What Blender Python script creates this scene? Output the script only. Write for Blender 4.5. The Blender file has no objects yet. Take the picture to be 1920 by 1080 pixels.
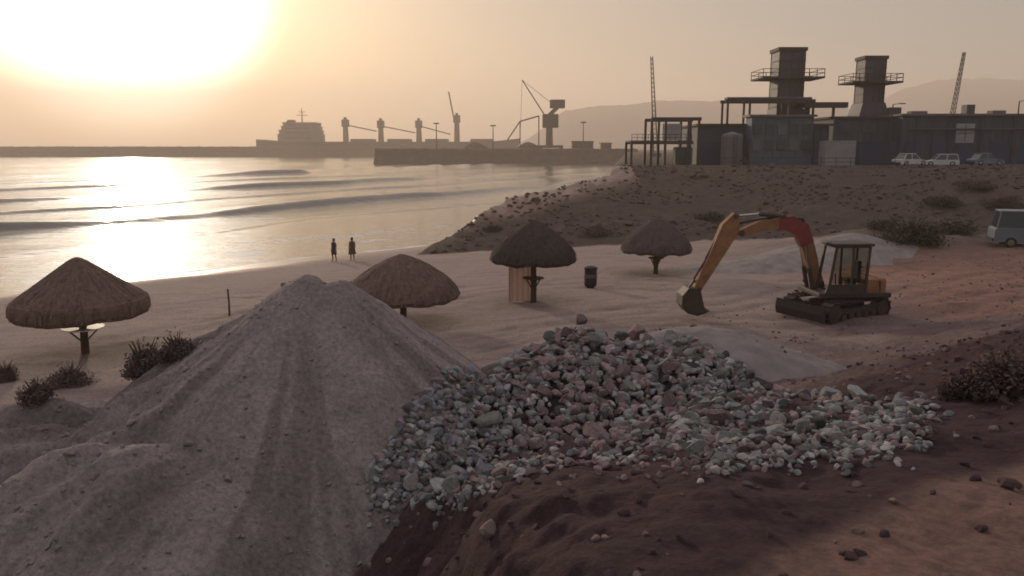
import bpy, math, random
import numpy as np
from mathutils import Vector, Matrix
S = bpy.context.scene
COL = S.collection
R = math.radians
random.seed(7)
rng = np.random.default_rng(11)

# ------------------------------------------------------------------ camera
F = 1500.0                      # focal length in pixels of the 1920 px wide photograph
PITCH = math.atan(262 / F)      # horizon sits at row 278
CAMZ = 9.0
cam_d = bpy.data.cameras.new('camera')
cam = bpy.data.objects.new('camera', cam_d); COL.objects.link(cam)
cam.location = (0, 0, CAMZ); cam.rotation_euler = (math.pi / 2 - PITCH, 0, 0)
cam_d.sensor_width = 36; cam_d.lens = F / 1920 * 36
cam_d.clip_start = 0.1; cam_d.clip_end = 12000
S.camera = cam

def ray(px, py):
    """world direction of photograph pixel, scaled so that its y component is 1"""
    x = (np.asarray(px, float) - 960) / F; y = -(np.asarray(py, float) - 540) / F
    c, s = math.cos(PITCH), math.sin(PITCH)
    dy = c + y * s; dz = -s + y * c
    return x / dy, dz / dy
def at(px, py, Y):
    a, b = ray(px, py)
    return np.array([a * Y, Y, CAMZ + b * Y])

# ------------------------------------------------------------------ sky and sun
ax, bz = ray(222, -25)
SUN = Vector((float(ax), 1.0, float(bz))).normalized()
SUN_EL = math.asin(SUN.z); SUN_AZ = math.atan2(SUN.x, SUN.y)
W = bpy.data.worlds.new('World'); S.world = W; W.use_nodes = True
nt = W.node_tree; nt.nodes.clear()
def N(tree, t, **k):
    n = tree.nodes.new(t)
    for a, v in k.items():
        if a == 'inp':
            for i, x in v.items(): n.inputs[i].default_value = x
        else: setattr(n, a, v)
    return n
def math_node(tree, op, a, b=None, clamp=False):
    n = tree.nodes.new('ShaderNodeMath'); n.operation = op; n.use_clamp = clamp
    for i, v in enumerate((a, b)):
        if v is None: continue
        if isinstance(v, (int, float)): n.inputs[i].default_value = v
        else: tree.links.new(v, n.inputs[i])
    return n.outputs[0]
def mixc(tree, fac, a, b, mode='MIX'):
    n = tree.nodes.new('ShaderNodeMix'); n.data_type = 'RGBA'; n.blend_type = mode
    for sock, v in ((n.inputs[0], fac), (n.inputs[6], a), (n.inputs[7], b)):
        if isinstance(v, (int, float)): sock.default_value = v
        elif isinstance(v, (tuple, list)): sock.default_value = (*v[:3], 1)
        else: tree.links.new(v, sock)
    return n.outputs[2]
sky = N(nt, 'ShaderNodeTexSky', sky_type='NISHITA', sun_disc=False, sun_elevation=SUN_EL, sun_rotation=SUN_AZ,
        altitude=0, air_density=1.0, dust_density=3.0, ozone_density=1.0)
SKY_STRENGTH = 0.09
tc = N(nt, 'ShaderNodeTexCoord')
nrm = N(nt, 'ShaderNodeVectorMath', operation='NORMALIZE'); nt.links.new(tc.outputs['Generated'], nrm.inputs[0])
dot = N(nt, 'ShaderNodeVectorMath', operation='DOT_PRODUCT'); nt.links.new(nrm.outputs[0], dot.inputs[0]); dot.inputs[1].default_value = SUN
ang = math_node(nt, 'MULTIPLY', math_node(nt, 'ARCCOSINE', math_node(nt, 'MINIMUM', dot.outputs['Value'], 0.999999)), 180 / math.pi)
sep = N(nt, 'ShaderNodeSeparateXYZ'); nt.links.new(nrm.outputs[0], sep.inputs[0])
el = math_node(nt, 'MAXIMUM', sep.outputs[2], 0.0)
# dusty air: an aureole round the sun and a peach veil along the horizon
def gauss(x, s):
    q = math_node(nt, 'DIVIDE', x, s)
    return math_node(nt, 'EXPONENT', math_node(nt, 'MULTIPLY', math_node(nt, 'MULTIPLY', q, q), -1.0))
q4 = math_node(nt, 'DIVIDE', ang, 8.1)
q4 = math_node(nt, 'MULTIPLY', q4, q4)
core = math_node(nt, 'EXPONENT', math_node(nt, 'MULTIPLY', math_node(nt, 'MULTIPLY', math_node(nt, 'MULTIPLY', q4, q4), q4), -1.0))
inner = gauss(ang, 3.5)
halo = gauss(ang, 11.0)
wide = math_node(nt, 'EXPONENT', math_node(nt, 'DIVIDE', ang, -26.0))
veil = math_node(nt, 'EXPONENT', math_node(nt, 'DIVIDE', el, -0.16))
def scale(col, fac):
    n = tree_scale = N(nt, 'ShaderNodeVectorMath', operation='SCALE'); n.inputs[0].default_value = col
    nt.links.new(fac, n.inputs['Scale']); return n.outputs[0]
def add(a, b):
    n = N(nt, 'ShaderNodeVectorMath', operation='ADD'); nt.links.new(a, n.inputs[0]); nt.links.new(b, n.inputs[1]); return n.outputs[0]
skys = N(nt, 'ShaderNodeVectorMath', operation='SCALE'); nt.links.new(sky.outputs[0], skys.inputs[0]); skys.inputs['Scale'].default_value = .28
wv = math_node(nt, 'MULTIPLY', wide, veil)
tot = add(skys.outputs[0], scale((29, 29.5, 29), core))
tot = add(tot, scale((70, 68, 62), inner))
tot = add(tot, scale((.55, .75, .85), halo))
tot = add(tot, scale((1.5, .36, .10), wv))
tot = add(tot, scale((1.75, 1.9, 1.95), veil))
far = N(nt, 'ShaderNodeMapRange', inp={1: 18, 2: 48}); nt.links.new(ang, far.inputs[0])
tot = add(tot, scale((.1, 1.0, 1.15), math_node(nt, 'MULTIPLY', far.outputs[0], veil)))
dome_fill = math_node(nt, 'SUBTRACT', 1.0, math_node(nt, 'EXPONENT', math_node(nt, 'MULTIPLY', math_node(nt, 'MULTIPLY', el, el), -5.0)))  # added fill: upper sky brightened above the view to lift the foreground
tot = add(tot, scale((4.8, 4.5, 5.0), dome_fill))
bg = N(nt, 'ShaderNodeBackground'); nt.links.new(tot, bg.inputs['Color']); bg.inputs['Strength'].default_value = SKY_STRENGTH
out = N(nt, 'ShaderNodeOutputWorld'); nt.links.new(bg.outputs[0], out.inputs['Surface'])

sun_d = bpy.data.lights.new('sun', 'SUN'); sun_d.energy = 2.2; sun_d.angle = R(0.5); sun_d.color = (1.0, .80, .58)
sun = bpy.data.objects.new('sun', sun_d); COL.objects.link(sun); sun.location = (-60, 150, 60)
sun.rotation_euler = (-SUN).to_track_quat('-Z', 'Y').to_euler()

vs = S.view_settings; vs.view_transform = 'Standard'; vs.look = 'None'; vs.gamma = 1; vs.use_curve_mapping = False
vs.exposure = 0.52
S.cycles.filter_width = 1.7
S.cycles.max_bounces = 6; S.cycles.volume_bounces = 1

# ------------------------------------------------------------------ noise in python
def _hash(i, j, seed):
    h = (i * 374761393 + j * 668265263 + seed * 1442695041) & 0xFFFFFFFF
    h = ((h ^ (h >> 13)) * 1274126177) & 0xFFFFFFFF
    return ((h ^ (h >> 16)) & 0xFFFF) / 65535.0
def vnoise(x, y, seed=0):
    x = np.asarray(x, float); y = np.asarray(y, float)
    i = np.floor(x).astype(np.int64); j = np.floor(y).astype(np.int64)
    u = x - i; v = y - j; u = u * u * (3 - 2 * u); v = v * v * (3 - 2 * v)
    a = _hash(i, j, seed); b = _hash(i + 1, j, seed); c = _hash(i, j + 1, seed); d = _hash(i + 1, j + 1, seed)
    return (a * (1 - u) + b * u) * (1 - v) + (c * (1 - u) + d * u) * v
def fbm(x, y, seed=0, octv=4, gain=.5):
    t = 0; amp = 1; tot_ = 0
    for k in range(octv):
        t = t + amp * (vnoise(x, y, seed + k * 17) * 2 - 1); tot_ += amp
        x = np.asarray(x) * 2.03 + 5.1; y = np.asarray(y) * 2.03 + 1.7; amp *= gain
    return t / tot_
def sm(a, b, x):
    t = np.clip((np.asarray(x, float) - a) / (b - a), 0, 1); return t * t * (3 - 2 * t)

# ------------------------------------------------------------------ terrain heights (metres, sea level 0)
def shore(x, y):                       # distance inland from the water's edge
    return (x + 26) * .72 - (y - 56) * .69 + 1.5 * fbm(x / 14, y / 14, 3, 2)
def bank_u(x, y):                      # distance down from the road edge
    return -(x - 1.7) * .57 + (y - 4.4) * .82
def berm_h(x, y):                      # embankment: a face rising away from the beach, ending in a crest on the seaward side
    xc = np.interp(y, [58, 66, 80, 92, 105, 140, 700], [-9, -5.3, 0.0, 11, 14, 20, 100]) + .8 * fbm(y / 5, y * 0, 23, 3)
    f = 1.6 + .17 * (y - 66) + .05 * np.maximum(x - 20, 0)
    rough = sm(.8, 2.2, f) * (1 - .9 * sm(96, 100, y))
    f = f + rough * (.42 * fbm(x / 4.5, y / 5, 31, 4) + .30 * np.abs(fbm(x / 1.6, y / 2.2, 32, 3)) + .14 * fbm(x / .6, y / .9, 33, 2))
    f = np.minimum(f, 6.8 + .12 * fbm(x / 3, y / 3, 34, 2))
    return np.maximum(f - .9 * np.maximum(0, xc - x), -3)
RUTS = []
def rut_mask(x, y):
    m_ = np.zeros(np.broadcast(x, y).shape)
    for path in RUTS:
        d = np.full(m_.shape, 1e9)
        for (x0, y0), (x1, y1) in zip(path[:-1], path[1:]):
            L2 = (x1 - x0) ** 2 + (y1 - y0) ** 2; t_ = np.clip(((x - x0) * (x1 - x0) + (y - y0) * (y1 - y0)) / L2, 0, 1)
            d = np.minimum(d, np.hypot(x - x0 - t_ * (x1 - x0), y - y0 - t_ * (y1 - y0)))
        for off_ in (.0, 1.6): m_ = np.maximum(m_, np.exp(-((d - off_) / .30) ** 2))
    return m_ * (.55 + .45 * fbm(x / 2.5, y / 2.5, 19, 2))
def ground_h(x, y):
    x = np.asarray(x, float); y = np.asarray(y, float)
    s = shore(x, y)
    z = np.where(s < 0, np.maximum(s * .06, -3), 2.0 * (1 - np.exp(-np.maximum(s, 0) / 22)) * 1.18)
    z = z + np.clip(s - 32, 0, 30) * .025
    land = sm(6, 20, s)
    if RUTS: z = z - .07 * rut_mask(x, y)
    yard = sm(40, 52, s + 4 * fbm(x / 6, y / 6, 8, 2))
    z = z + land * .10 * fbm(x / 4, y / 4, 5, 4) + land * (1 - yard) * .075 * fbm(x / .75, y / .75, 15, 3)
    z = z + yard * (.22 * fbm(x / 3.2, y / 2.2, 6, 4) + .05 * fbm(x / .7, y / .7, 26, 3))
    # embankment carrying the plant
    b = berm_h(x, y)
    z = np.where(y > 58, np.where(y > 96, b, np.maximum(z, b)), z)
    # hummocks right of the excavator
    z = z + 1.5 * np.exp(-((x - 26) / 8) ** 2 - ((y - 53) / 7) ** 2) * (1 + .5 * fbm(x / 3, y / 3, 41, 3))
    # road bank in front
    u = bank_u(x, y)
    k = sm(-1.3, 1.7, x + .207 * y + .7 * fbm(y / 1.2, x / 1.2, 57, 4)) * (1 - sm(-.5, 13.5, u + .6 * fbm(x / 2.5, y / 2.5, 51, 3)))
    bank = 2.4 + 4.1 * k + .10 * fbm(x / .8, y / .8, 52, 4) + .10 * sm(0.3, 2, u) * np.abs(fbm(x / .33, y / .33, 53, 3)) + .14 * sm(.3, 1.5, u) * fbm(x / 1.6, y / 1.3, 54, 3)
    z = np.where(u < 14, np.maximum(z, bank), z)
    return z
AP1 = (-3.72, 14.1); AP2 = (-3.12, 14.2)
def mound_h(x, y):
    x = np.asarray(x, float); y = np.asarray(y, float)
    def cone(cx, cy, top, sl, rnd):
        r = np.hypot(x - cx, y - cy)
        return top - .28 * np.maximum(0, (x - cx) * .8 - (y - cy) * .6) * (cx > -4) - sl * (np.sqrt(r * r + rnd * rnd) - rnd)
    w = .25 * fbm(x / 1.6, y / 1.6, 61, 2)
    z = np.maximum(cone(*AP1, 6.75, .73, .25), cone(*AP2, 6.62, .71, .3))
    z = np.maximum(z, cone(-8.3, 13.2, 4.5, .55, .8))
    z = np.maximum(z, cone(-5.7, 10.5, 4.75, .60, 1.0))
    a = np.arctan2(y - AP1[1], x - AP1[0]); r = np.hypot(x - AP1[0], y - AP1[1])
    gul = fbm(a * 9, r * .35, 62, 3) * np.clip(r / 3, 0, 1)
    left = sm(-2.5, -5.5, x + .25 * (y - 8))
    z = z + .24 * gul * (.3 + 1.3 * left) - .10 * left * sm(.1, .5, fbm(a * 14, r * .8, 67, 3)) + w * .5
    z = z + .09 * left * np.abs(fbm(x / .45, y / .45, 63, 3)) + .05 * fbm(x / .3, y / .3, 64, 3) + .07 * left * np.abs(fbm(a * 16, r * .9, 65, 3))
    return z
def heap_h(x, y):
    x = np.asarray(x, float); y = np.asarray(y, float)
    def cone(cx, cy, top, sl, rnd, sx=1.0):
        r = np.hypot((x - cx) / sx, y - cy)
        return top - sl * (np.sqrt(r * r + rnd * rnd) - rnd)
    z = np.maximum(cone(1.45, 16.0, 5.35, .60, .5), cone(3.5, 15.5, 4.95, .58, .7, 1.1))
    z = np.maximum(z, cone(-.9, 14.3, 4.55, .45, .6))
    z = np.maximum(z, cone(6.1, 14.1, 4.12, .40, .6, 1.5))
    return z + .12 * fbm(x / .8, y / .8, 71, 3)
def gmound_h(x, y):                       # smooth pale mound behind the rubble
    r = np.hypot((x - 4.6) / 1.35, y - 18.6)
    return 4.75 - .55 * (np.sqrt(r * r + .8) - .9) + .22 * fbm(x / 1.5, y / 1.5, 81, 4) + .05 * fbm(x / .4, y / .4, 82, 3)
def surface(x, y):
    return np.maximum(np.maximum(ground_h(x, y), gmound_h(x, y)), np.maximum(mound_h(x, y), heap_h(x, y)))
def hit(px, py, f=surface):
    px = np.atleast_1d(np.asarray(px, float)); py = np.atleast_1d(np.asarray(py, float))
    a, b = ray(px, py)
    t = 3 * 1.004 ** np.arange(0, 1150)
    X = a[:, None] * t; Y = np.broadcast_to(t, X.shape); Z = CAMZ + b[:, None] * t
    d = Z - f(X, Y)
    below = d < 0
    k = np.where(below.any(1), below.argmax(1), len(t) - 1); k = np.maximum(k, 1)
    i = np.arange(len(px)); d0 = d[i, k - 1]; d1 = d[i, k]
    w = np.clip(d0 / np.where(abs(d0 - d1) < 1e-9, 1, d0 - d1), 0, 1)
    tt = t[k - 1] + w * (t[k] - t[k - 1])
    return np.stack([a * tt, tt, CAMZ + b * tt], 1)
def gz(x, y): return float(ground_h(np.array([x]), np.array([y]))[0])

# ------------------------------------------------------------------ materials
def mat(name, c1, c2=None, scale=2.0, rough=.85, bump=0.0, bscale=None, metal=0.0, detail=6, stretch=None, spec=.3):
    m = bpy.data.materials.new(name); m.use_nodes = True; t = m.node_tree
    p = t.nodes['Principled BSDF']
    p.inputs['Roughness'].default_value = rough; p.inputs['Metallic'].default_value = metal
    p.inputs['Specular IOR Level'].default_value = spec
    c2 = c2 or tuple(v * .65 for v in c1)
    tc_ = N(t, 'ShaderNodeTexCoord'); vec = tc_.outputs['Object']
    if stretch:
        mp = N(t, 'ShaderNodeMapping'); mp.inputs['Scale'].default_value = stretch; t.links.new(vec, mp.inputs[0]); vec = mp.outputs[0]
    n1 = N(t, 'ShaderNodeTexNoise', inp={'Scale': scale, 'Detail': detail, 'Roughness': .62}); t.links.new(vec, n1.inputs['Vector'])
    rmp = N(t, 'ShaderNodeMapRange', inp={1: .3, 2: .7}); t.links.new(n1.outputs[0], rmp.inputs[0])
    t.links.new(mixc(t, rmp.outputs[0], c1, c2), p.inputs['Base Color'])
    if bump:
        n2 = N(t, 'ShaderNodeTexNoise', inp={'Scale': bscale or scale * 4, 'Detail': 8, 'Roughness': .65}); t.links.new(vec, n2.inputs['Vector'])
        b = N(t, 'ShaderNodeBump', inp={'Strength': 1.0, 'Distance': bump}); t.links.new(n2.outputs[0], b.inputs['Height'])
        t.links.new(b.outputs[0], p.inputs['Normal'])
    return m
M = {}
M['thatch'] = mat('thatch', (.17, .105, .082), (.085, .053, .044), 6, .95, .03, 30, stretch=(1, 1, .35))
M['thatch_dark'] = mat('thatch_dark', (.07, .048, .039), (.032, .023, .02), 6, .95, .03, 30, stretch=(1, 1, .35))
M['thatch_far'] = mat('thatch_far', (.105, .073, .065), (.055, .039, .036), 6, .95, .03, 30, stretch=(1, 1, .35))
M['pole'] = mat('pole_wood', (.10, .055, .035), (.05, .03, .02), 8, .9, .01)
M['white'] = mat('white_paint', (.78, .76, .72), (.62, .6, .56), 5, .55)
M['sandm'] = mat('mound_sand', (.31, .255, .233), (.185, .151, .14), .9, .95, .05, 9)
M['gravel'] = mat('gravel', (.27, .23, .205), (.15, .13, .116), 1.3, .95, .04, 22)
M['stone_blue'] = mat('stone_blue', (.205, .20, .213), (.092, .09, .098), 3.5, .9, .02, 14)
M['stone_grey'] = mat('stone_grey', (.24, .235, .22), (.13, .128, .12), 3.5, .9, .02, 14)
M['stone_mauve'] = mat('stone_mauve', (.225, .163, .15), (.11, .074, .07), 3.5, .9, .02, 14)
M['stone_green'] = mat('stone_green', (.195, .188, .168), (.088, .09, .079), 3.5, .9, .02, 14)
M['stone_pale'] = mat('stone_pale', (.30, .265, .245), (.15, .127, .118), 3.5, .9, .02, 14)
M['soil'] = mat('rubble_soil', (.03, .024, .023), (.018, .015, .014), 2, 1, .05, 12)
M['yellow'] = mat('machine_yellow', (.31, .15, .06), (.16, .08, .045), 2.2, .75, .012, 30, .004)
M['red'] = mat('machine_red', (.24, .035, .035), (.13, .035, .03), 3, .7)
M['steel_dark'] = mat('dark_steel', (.075, .05, .036), (.035, .025, .02), 5, .6)
M['track'] = mat('track_steel', (.055, .034, .03), (.026, .018, .016), 6, .8, .01)
M['chrome'] = mat('rod_chrome', (.4, .38, .35), (.3, .28, .26), 6, .25, metal=1)
M['rubber'] = mat('rubber', (.02, .02, .02), (.012, .012, .012), 8, .8)
M['skin'] = mat('skin', (.22, .12, .08), (.18, .1, .065), 8, .6)
M['hair'] = mat('hair', (.015, .011, .009), (.01, .008, .007), 20, .6)
M['cloth_dark'] = mat('dark_cloth', (.05, .04, .04), (.03, .025, .025), 10, .9)
M['cloth_brown'] = mat('brown_cloth', (.10, .06, .04), (.06, .035, .025), 10, .9)
M['leaf'] = mat('leaf', (.07, .055, .032), (.035, .028, .018), 3, .8)
M['leaf_red'] = mat('leaf_brown', (.125, .08, .068), (.06, .04, .035), 3, .85)
M['stem'] = mat('stem', (.06, .04, .025), None, 5, .9)
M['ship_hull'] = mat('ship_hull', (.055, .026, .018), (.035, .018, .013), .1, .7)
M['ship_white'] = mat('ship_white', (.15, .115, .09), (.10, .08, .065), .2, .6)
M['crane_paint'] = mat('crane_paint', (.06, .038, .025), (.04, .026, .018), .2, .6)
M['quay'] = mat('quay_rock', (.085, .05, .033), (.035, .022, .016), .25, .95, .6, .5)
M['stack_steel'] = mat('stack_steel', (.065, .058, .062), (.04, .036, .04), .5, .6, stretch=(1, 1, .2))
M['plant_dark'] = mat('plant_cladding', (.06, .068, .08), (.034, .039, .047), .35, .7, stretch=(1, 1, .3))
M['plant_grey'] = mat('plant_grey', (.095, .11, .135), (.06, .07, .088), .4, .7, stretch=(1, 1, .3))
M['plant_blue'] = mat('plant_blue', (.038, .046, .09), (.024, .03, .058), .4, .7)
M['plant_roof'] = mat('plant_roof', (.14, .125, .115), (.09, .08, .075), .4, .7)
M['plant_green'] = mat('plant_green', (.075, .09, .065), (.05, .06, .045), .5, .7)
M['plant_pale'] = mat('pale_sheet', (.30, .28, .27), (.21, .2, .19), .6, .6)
M['rust'] = mat('rust_steel', (.075, .045, .035), (.04, .026, .022), .6, .75)
M['bin'] = mat('bin_metal', (.03, .02, .018), (.018, .013, .012), 5, .6)
M['band'] = mat('bin_band', (.11, .08, .07), None, 5, .6)
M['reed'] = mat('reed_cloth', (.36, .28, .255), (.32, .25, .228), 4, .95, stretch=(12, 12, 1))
M['car_white'] = mat('car_white', (.50, .48, .47), (.40, .385, .375), .8, .35, spec=.5)
M['car_dark'] = mat('car_dark', (.035, .03, .038), (.025, .022, .028), .8, .35, spec=.5)
M['car_blue'] = mat('car_bluegrey', (.13, .155, .18), (.10, .12, .14), .8, .35, spec=.5)
for k_ in ('stone_blue', 'stone_grey', 'stone_mauve', 'stone_green', 'stone_pale'):
    t = M[k_].node_tree; oi = N(t, 'ShaderNodeObjectInfo'); p = t.nodes['Principled BSDF']; src = p.inputs['Base Color'].links[0].from_socket
    ge = N(t, 'ShaderNodeNewGeometry'); isl = math_node(t, 'FRACT', math_node(t, 'ADD', oi.outputs['Random'], ge.outputs['Random Per Island']))
    mr = N(t, 'ShaderNodeMapRange', inp={3: .55, 4: 1.7}); t.links.new(isl, mr.inputs[0])
    sc_n = N(t, 'ShaderNodeVectorMath', operation='SCALE'); t.links.new(src, sc_n.inputs[0]); t.links.new(mr.outputs[0], sc_n.inputs['Scale']); t.links.new(sc_n.outputs[0], p.inputs['Base Color'])
def glass_mat():
    m = bpy.data.materials.new('window_glass'); m.use_nodes = True; t = m.node_tree
    p = t.nodes['Principled BSDF']; p.inputs['Base Color'].default_value = (.03, .035, .04, 1); p.inputs['Roughness'].default_value = .08
    tr = N(t, 'ShaderNodeBsdfTransparent', inp={0: (.75, .74, .7, 1)}); mx = N(t, 'ShaderNodeMixShader', inp={0: .9})
    t.links.new(p.outputs[0], mx.inputs[1]); t.links.new(tr.outputs[0], mx.inputs[2])
    t.links.new(mx.outputs[0], t.nodes['Material Output'].inputs['Surface']); return m
M['glass'] = glass_mat()
M['glass_dark'] = mat('dark_glass', (.02, .022, .026), (.015, .016, .02), 2, .08, spec=.6)

# ------------------------------------------------------------------ mesh builder
def tag(o, label=None, cat=None, group=None, kind=None):
    if label: o['label'] = label
    if cat: o['category'] = cat
    if group: o['group'] = group
    if kind: o['kind'] = kind
    return o
def empty(name, loc, rz=0.0, **k):
    o = bpy.data.objects.new(name, None); COL.objects.link(o); o.location = loc; o.rotation_euler = (0, 0, rz); o.empty_display_size = .3
    return tag(o, **k)
def mesh_obj(name, verts, faces, m, parent=None, smooth=False):
    me = bpy.data.meshes.new(name); me.from_pydata([tuple(map(float, v)) for v in verts], [], faces)
    if m: me.materials.append(m)
    if smooth: me.polygons.foreach_set('use_smooth', [True] * len(me.polygons))
    me.update(); o = bpy.data.objects.new(name, me); COL.objects.link(o)
    if parent: o.parent = parent
    return o
class MB:
    def __init__(s): s.v = []; s.f = []
    def raw(s, v, f):
        n = len(s.v); s.v += [tuple(map(float, q)) for q in v]; s.f += [tuple(i + n for i in q) for q in f]; return s
    def box(s, c, d, rot=None, bev=0.0):
        x, y, z = [q / 2 for q in d]
        if bev:
            import bmesh
            bm = bmesh.new(); bmesh.ops.create_cube(bm, size=1)
            for q in bm.verts: q.co = Vector((q.co.x * d[0], q.co.y * d[1], q.co.z * d[2]))
            bmesh.ops.bevel(bm, geom=bm.edges[:], offset=bev, segments=2, affect='EDGES', profile=.6)
            bm.verts.index_update(); v = [q.co.copy() for q in bm.verts]; f = [tuple(a.index for a in q.verts) for q in bm.faces]; bm.free()
        else:
            v = [Vector((i * x, j * y, k * z)) for i in (-1, 1) for j in (-1, 1) for k in (-1, 1)]
            f = [(0, 1, 3, 2), (4, 6, 7, 5), (0, 4, 5, 1), (2, 3, 7, 6), (0, 2, 6, 4), (1, 5, 7, 3)]
        if rot is not None: v = [rot @ q for q in v]
        return s.raw([q + Vector(c) for q in v], f)
    def tube(s, pts, rad, n=8, cap=True):
        pts = [Vector(p) for p in pts]; rad = rad if isinstance(rad, (list, tuple)) else [rad] * len(pts)
        v = []
        for i, p in enumerate(pts):
            d = (pts[min(i + 1, len(pts) - 1)] - pts[max(i - 1, 0)]).normalized()
            a = d.orthogonal().normalized() if i == 0 else (a - d * a.dot(d)).normalized()
            b = d.cross(a)
            v += [p + (a * math.cos(2 * math.pi * k / n) + b * math.sin(2 * math.pi * k / n)) * rad[i] for k in range(n)]
        f = [(i * n + k, i * n + (k + 1) % n, (i + 1) * n + (k + 1) % n, (i + 1) * n + k) for i in range(len(pts) - 1) for k in range(n)]
        if cap: f += [tuple(range(n - 1, -1, -1)), tuple((len(pts) - 1) * n + k for k in range(n))]
        return s.raw(v, f)
    def bar(s, p, q, w, h=None):
        p = Vector(p); q = Vector(q); d = q - p
        return s.box((p + q) / 2, (w, h or w, d.length), d.to_track_quat('Z', 'Y').to_matrix())
    def lathe(s, prof, n=32, c=(0, 0, 0), wob=None, close=True):
        v = []
        for i, (r, z) in enumerate(prof):
            for k in range(n):
                a = 2 * math.pi * k / n; rr = r * (1 + (wob(a, i) if wob else 0))
                v.append((c[0] + rr * math.cos(a), c[1] + rr * math.sin(a), c[2] + z))
        m = len(prof); f = [(i * n + k, i * n + (k + 1) % n, (i + 1) * n + (k + 1) % n, (i + 1) * n + k) for i in range(m - 1) for k in range(n)]
        if close: f += [tuple(range(n - 1, -1, -1)), tuple((m - 1) * n + k for k in range(n))]
        return s.raw(v, f)
    def prism(s, poly, y0, y1):                       # polygon in xz pushed from y0 to y1
        n = len(poly); v = [(x, y0, z) for x, z in poly] + [(x, y1, z) for x, z in poly]
        f = [tuple(range(n)), tuple(range(2 * n - 1, n - 1, -1))] + [(i, i + n, (i + 1) % n + n, (i + 1) % n) for i in range(n)]
        return s.raw(v, f)
    def limb(s, pts, th, y0, y1):                     # box beam following a centre line in xz
        L = []; Rr = []
        for i, (x, z) in enumerate(pts):
            a = Vector(pts[max(i - 1, 0)]); b = Vector(pts[min(i + 1, len(pts) - 1)]); d = (b - a).normalized()
            L.append((x - d.y * th[i] / 2, z + d.x * th[i] / 2)); Rr.append((x + d.y * th[i] / 2, z - d.x * th[i] / 2))
        for i in range(len(pts) - 1):
            s.prism([L[i], L[i + 1], Rr[i + 1], Rr[i]], y0, y1)
        return s
    def build(s, name, m, parent=None, smooth=False): return mesh_obj(name, s.v, s.f, m, parent, smooth)
def copy_tree(o, parent=None):
    c = o.copy(); COL.objects.link(c)
    if parent: c.parent = parent
    for ch in list(o.children): copy_tree(ch, c)
    return c

def grid_obj(name, X, Y, Z, m, keep=None, smooth=True):
    r, c = X.shape; idx = np.arange(r * c).reshape(r, c)
    f = np.stack([idx[:-1, :-1], idx[:-1, 1:], idx[1:, 1:], idx[1:, :-1]], -1).reshape(-1, 4)
    V = np.stack([X, Y, Z], -1).reshape(-1, 3)
    if keep is not None:
        k = keep.reshape(-1); f = f[k[f].any(1)]
        used = np.unique(f); mp = np.full(r * c, -1); mp[used] = np.arange(len(used)); V = V[used]; f = mp[f]
    me = bpy.data.meshes.new(name)
    me.vertices.add(len(V)); me.vertices.foreach_set('co', V.astype(np.float32).ravel())
    me.loops.add(len(f) * 4); me.loops.foreach_set('vertex_index', f.astype(np.int32).ravel())
    me.polygons.add(len(f)); me.polygons.foreach_set('loop_start', np.arange(0, len(f) * 4, 4, dtype=np.int32))
    me.polygons.foreach_set('use_smooth', np.full(len(f), smooth)); me.update(calc_edges=True)
    if m: me.materials.append(m)
    o = bpy.data.objects.new(name, me); COL.objects.link(o)
    return o, V
def fan(t0, t1, r0, cols, rows):
    th = np.radians(np.concatenate(cols)); r = np.concatenate(rows)
    Rr, T = np.meshgrid(r, th, indexing='ij')
    return Rr * np.sin(T), Rr * np.cos(T)

for pth in ([(-60, 792), (60, 772), (180, 752), (290, 724), (400, 664), (520, 600)], [(820, 622), (950, 600), (1100, 586), (1260, 572), (1400, 556), (1500, 530)], [(1700, 566), (1800, 545), (1960, 522)], [(900, 640), (1100, 606), (1300, 600), (1460, 614), (1700, 610), (1960, 560)], [(300, 600), (520, 560), (700, 545), (900, 520), (1100, 510), (1240, 520)]):
    RUTS.append([tuple(q[:2]) for q in hit([p[0] for p in pth], [p[1] for p in pth], lambda x, y: 2.3 + 0 * x)])
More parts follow.
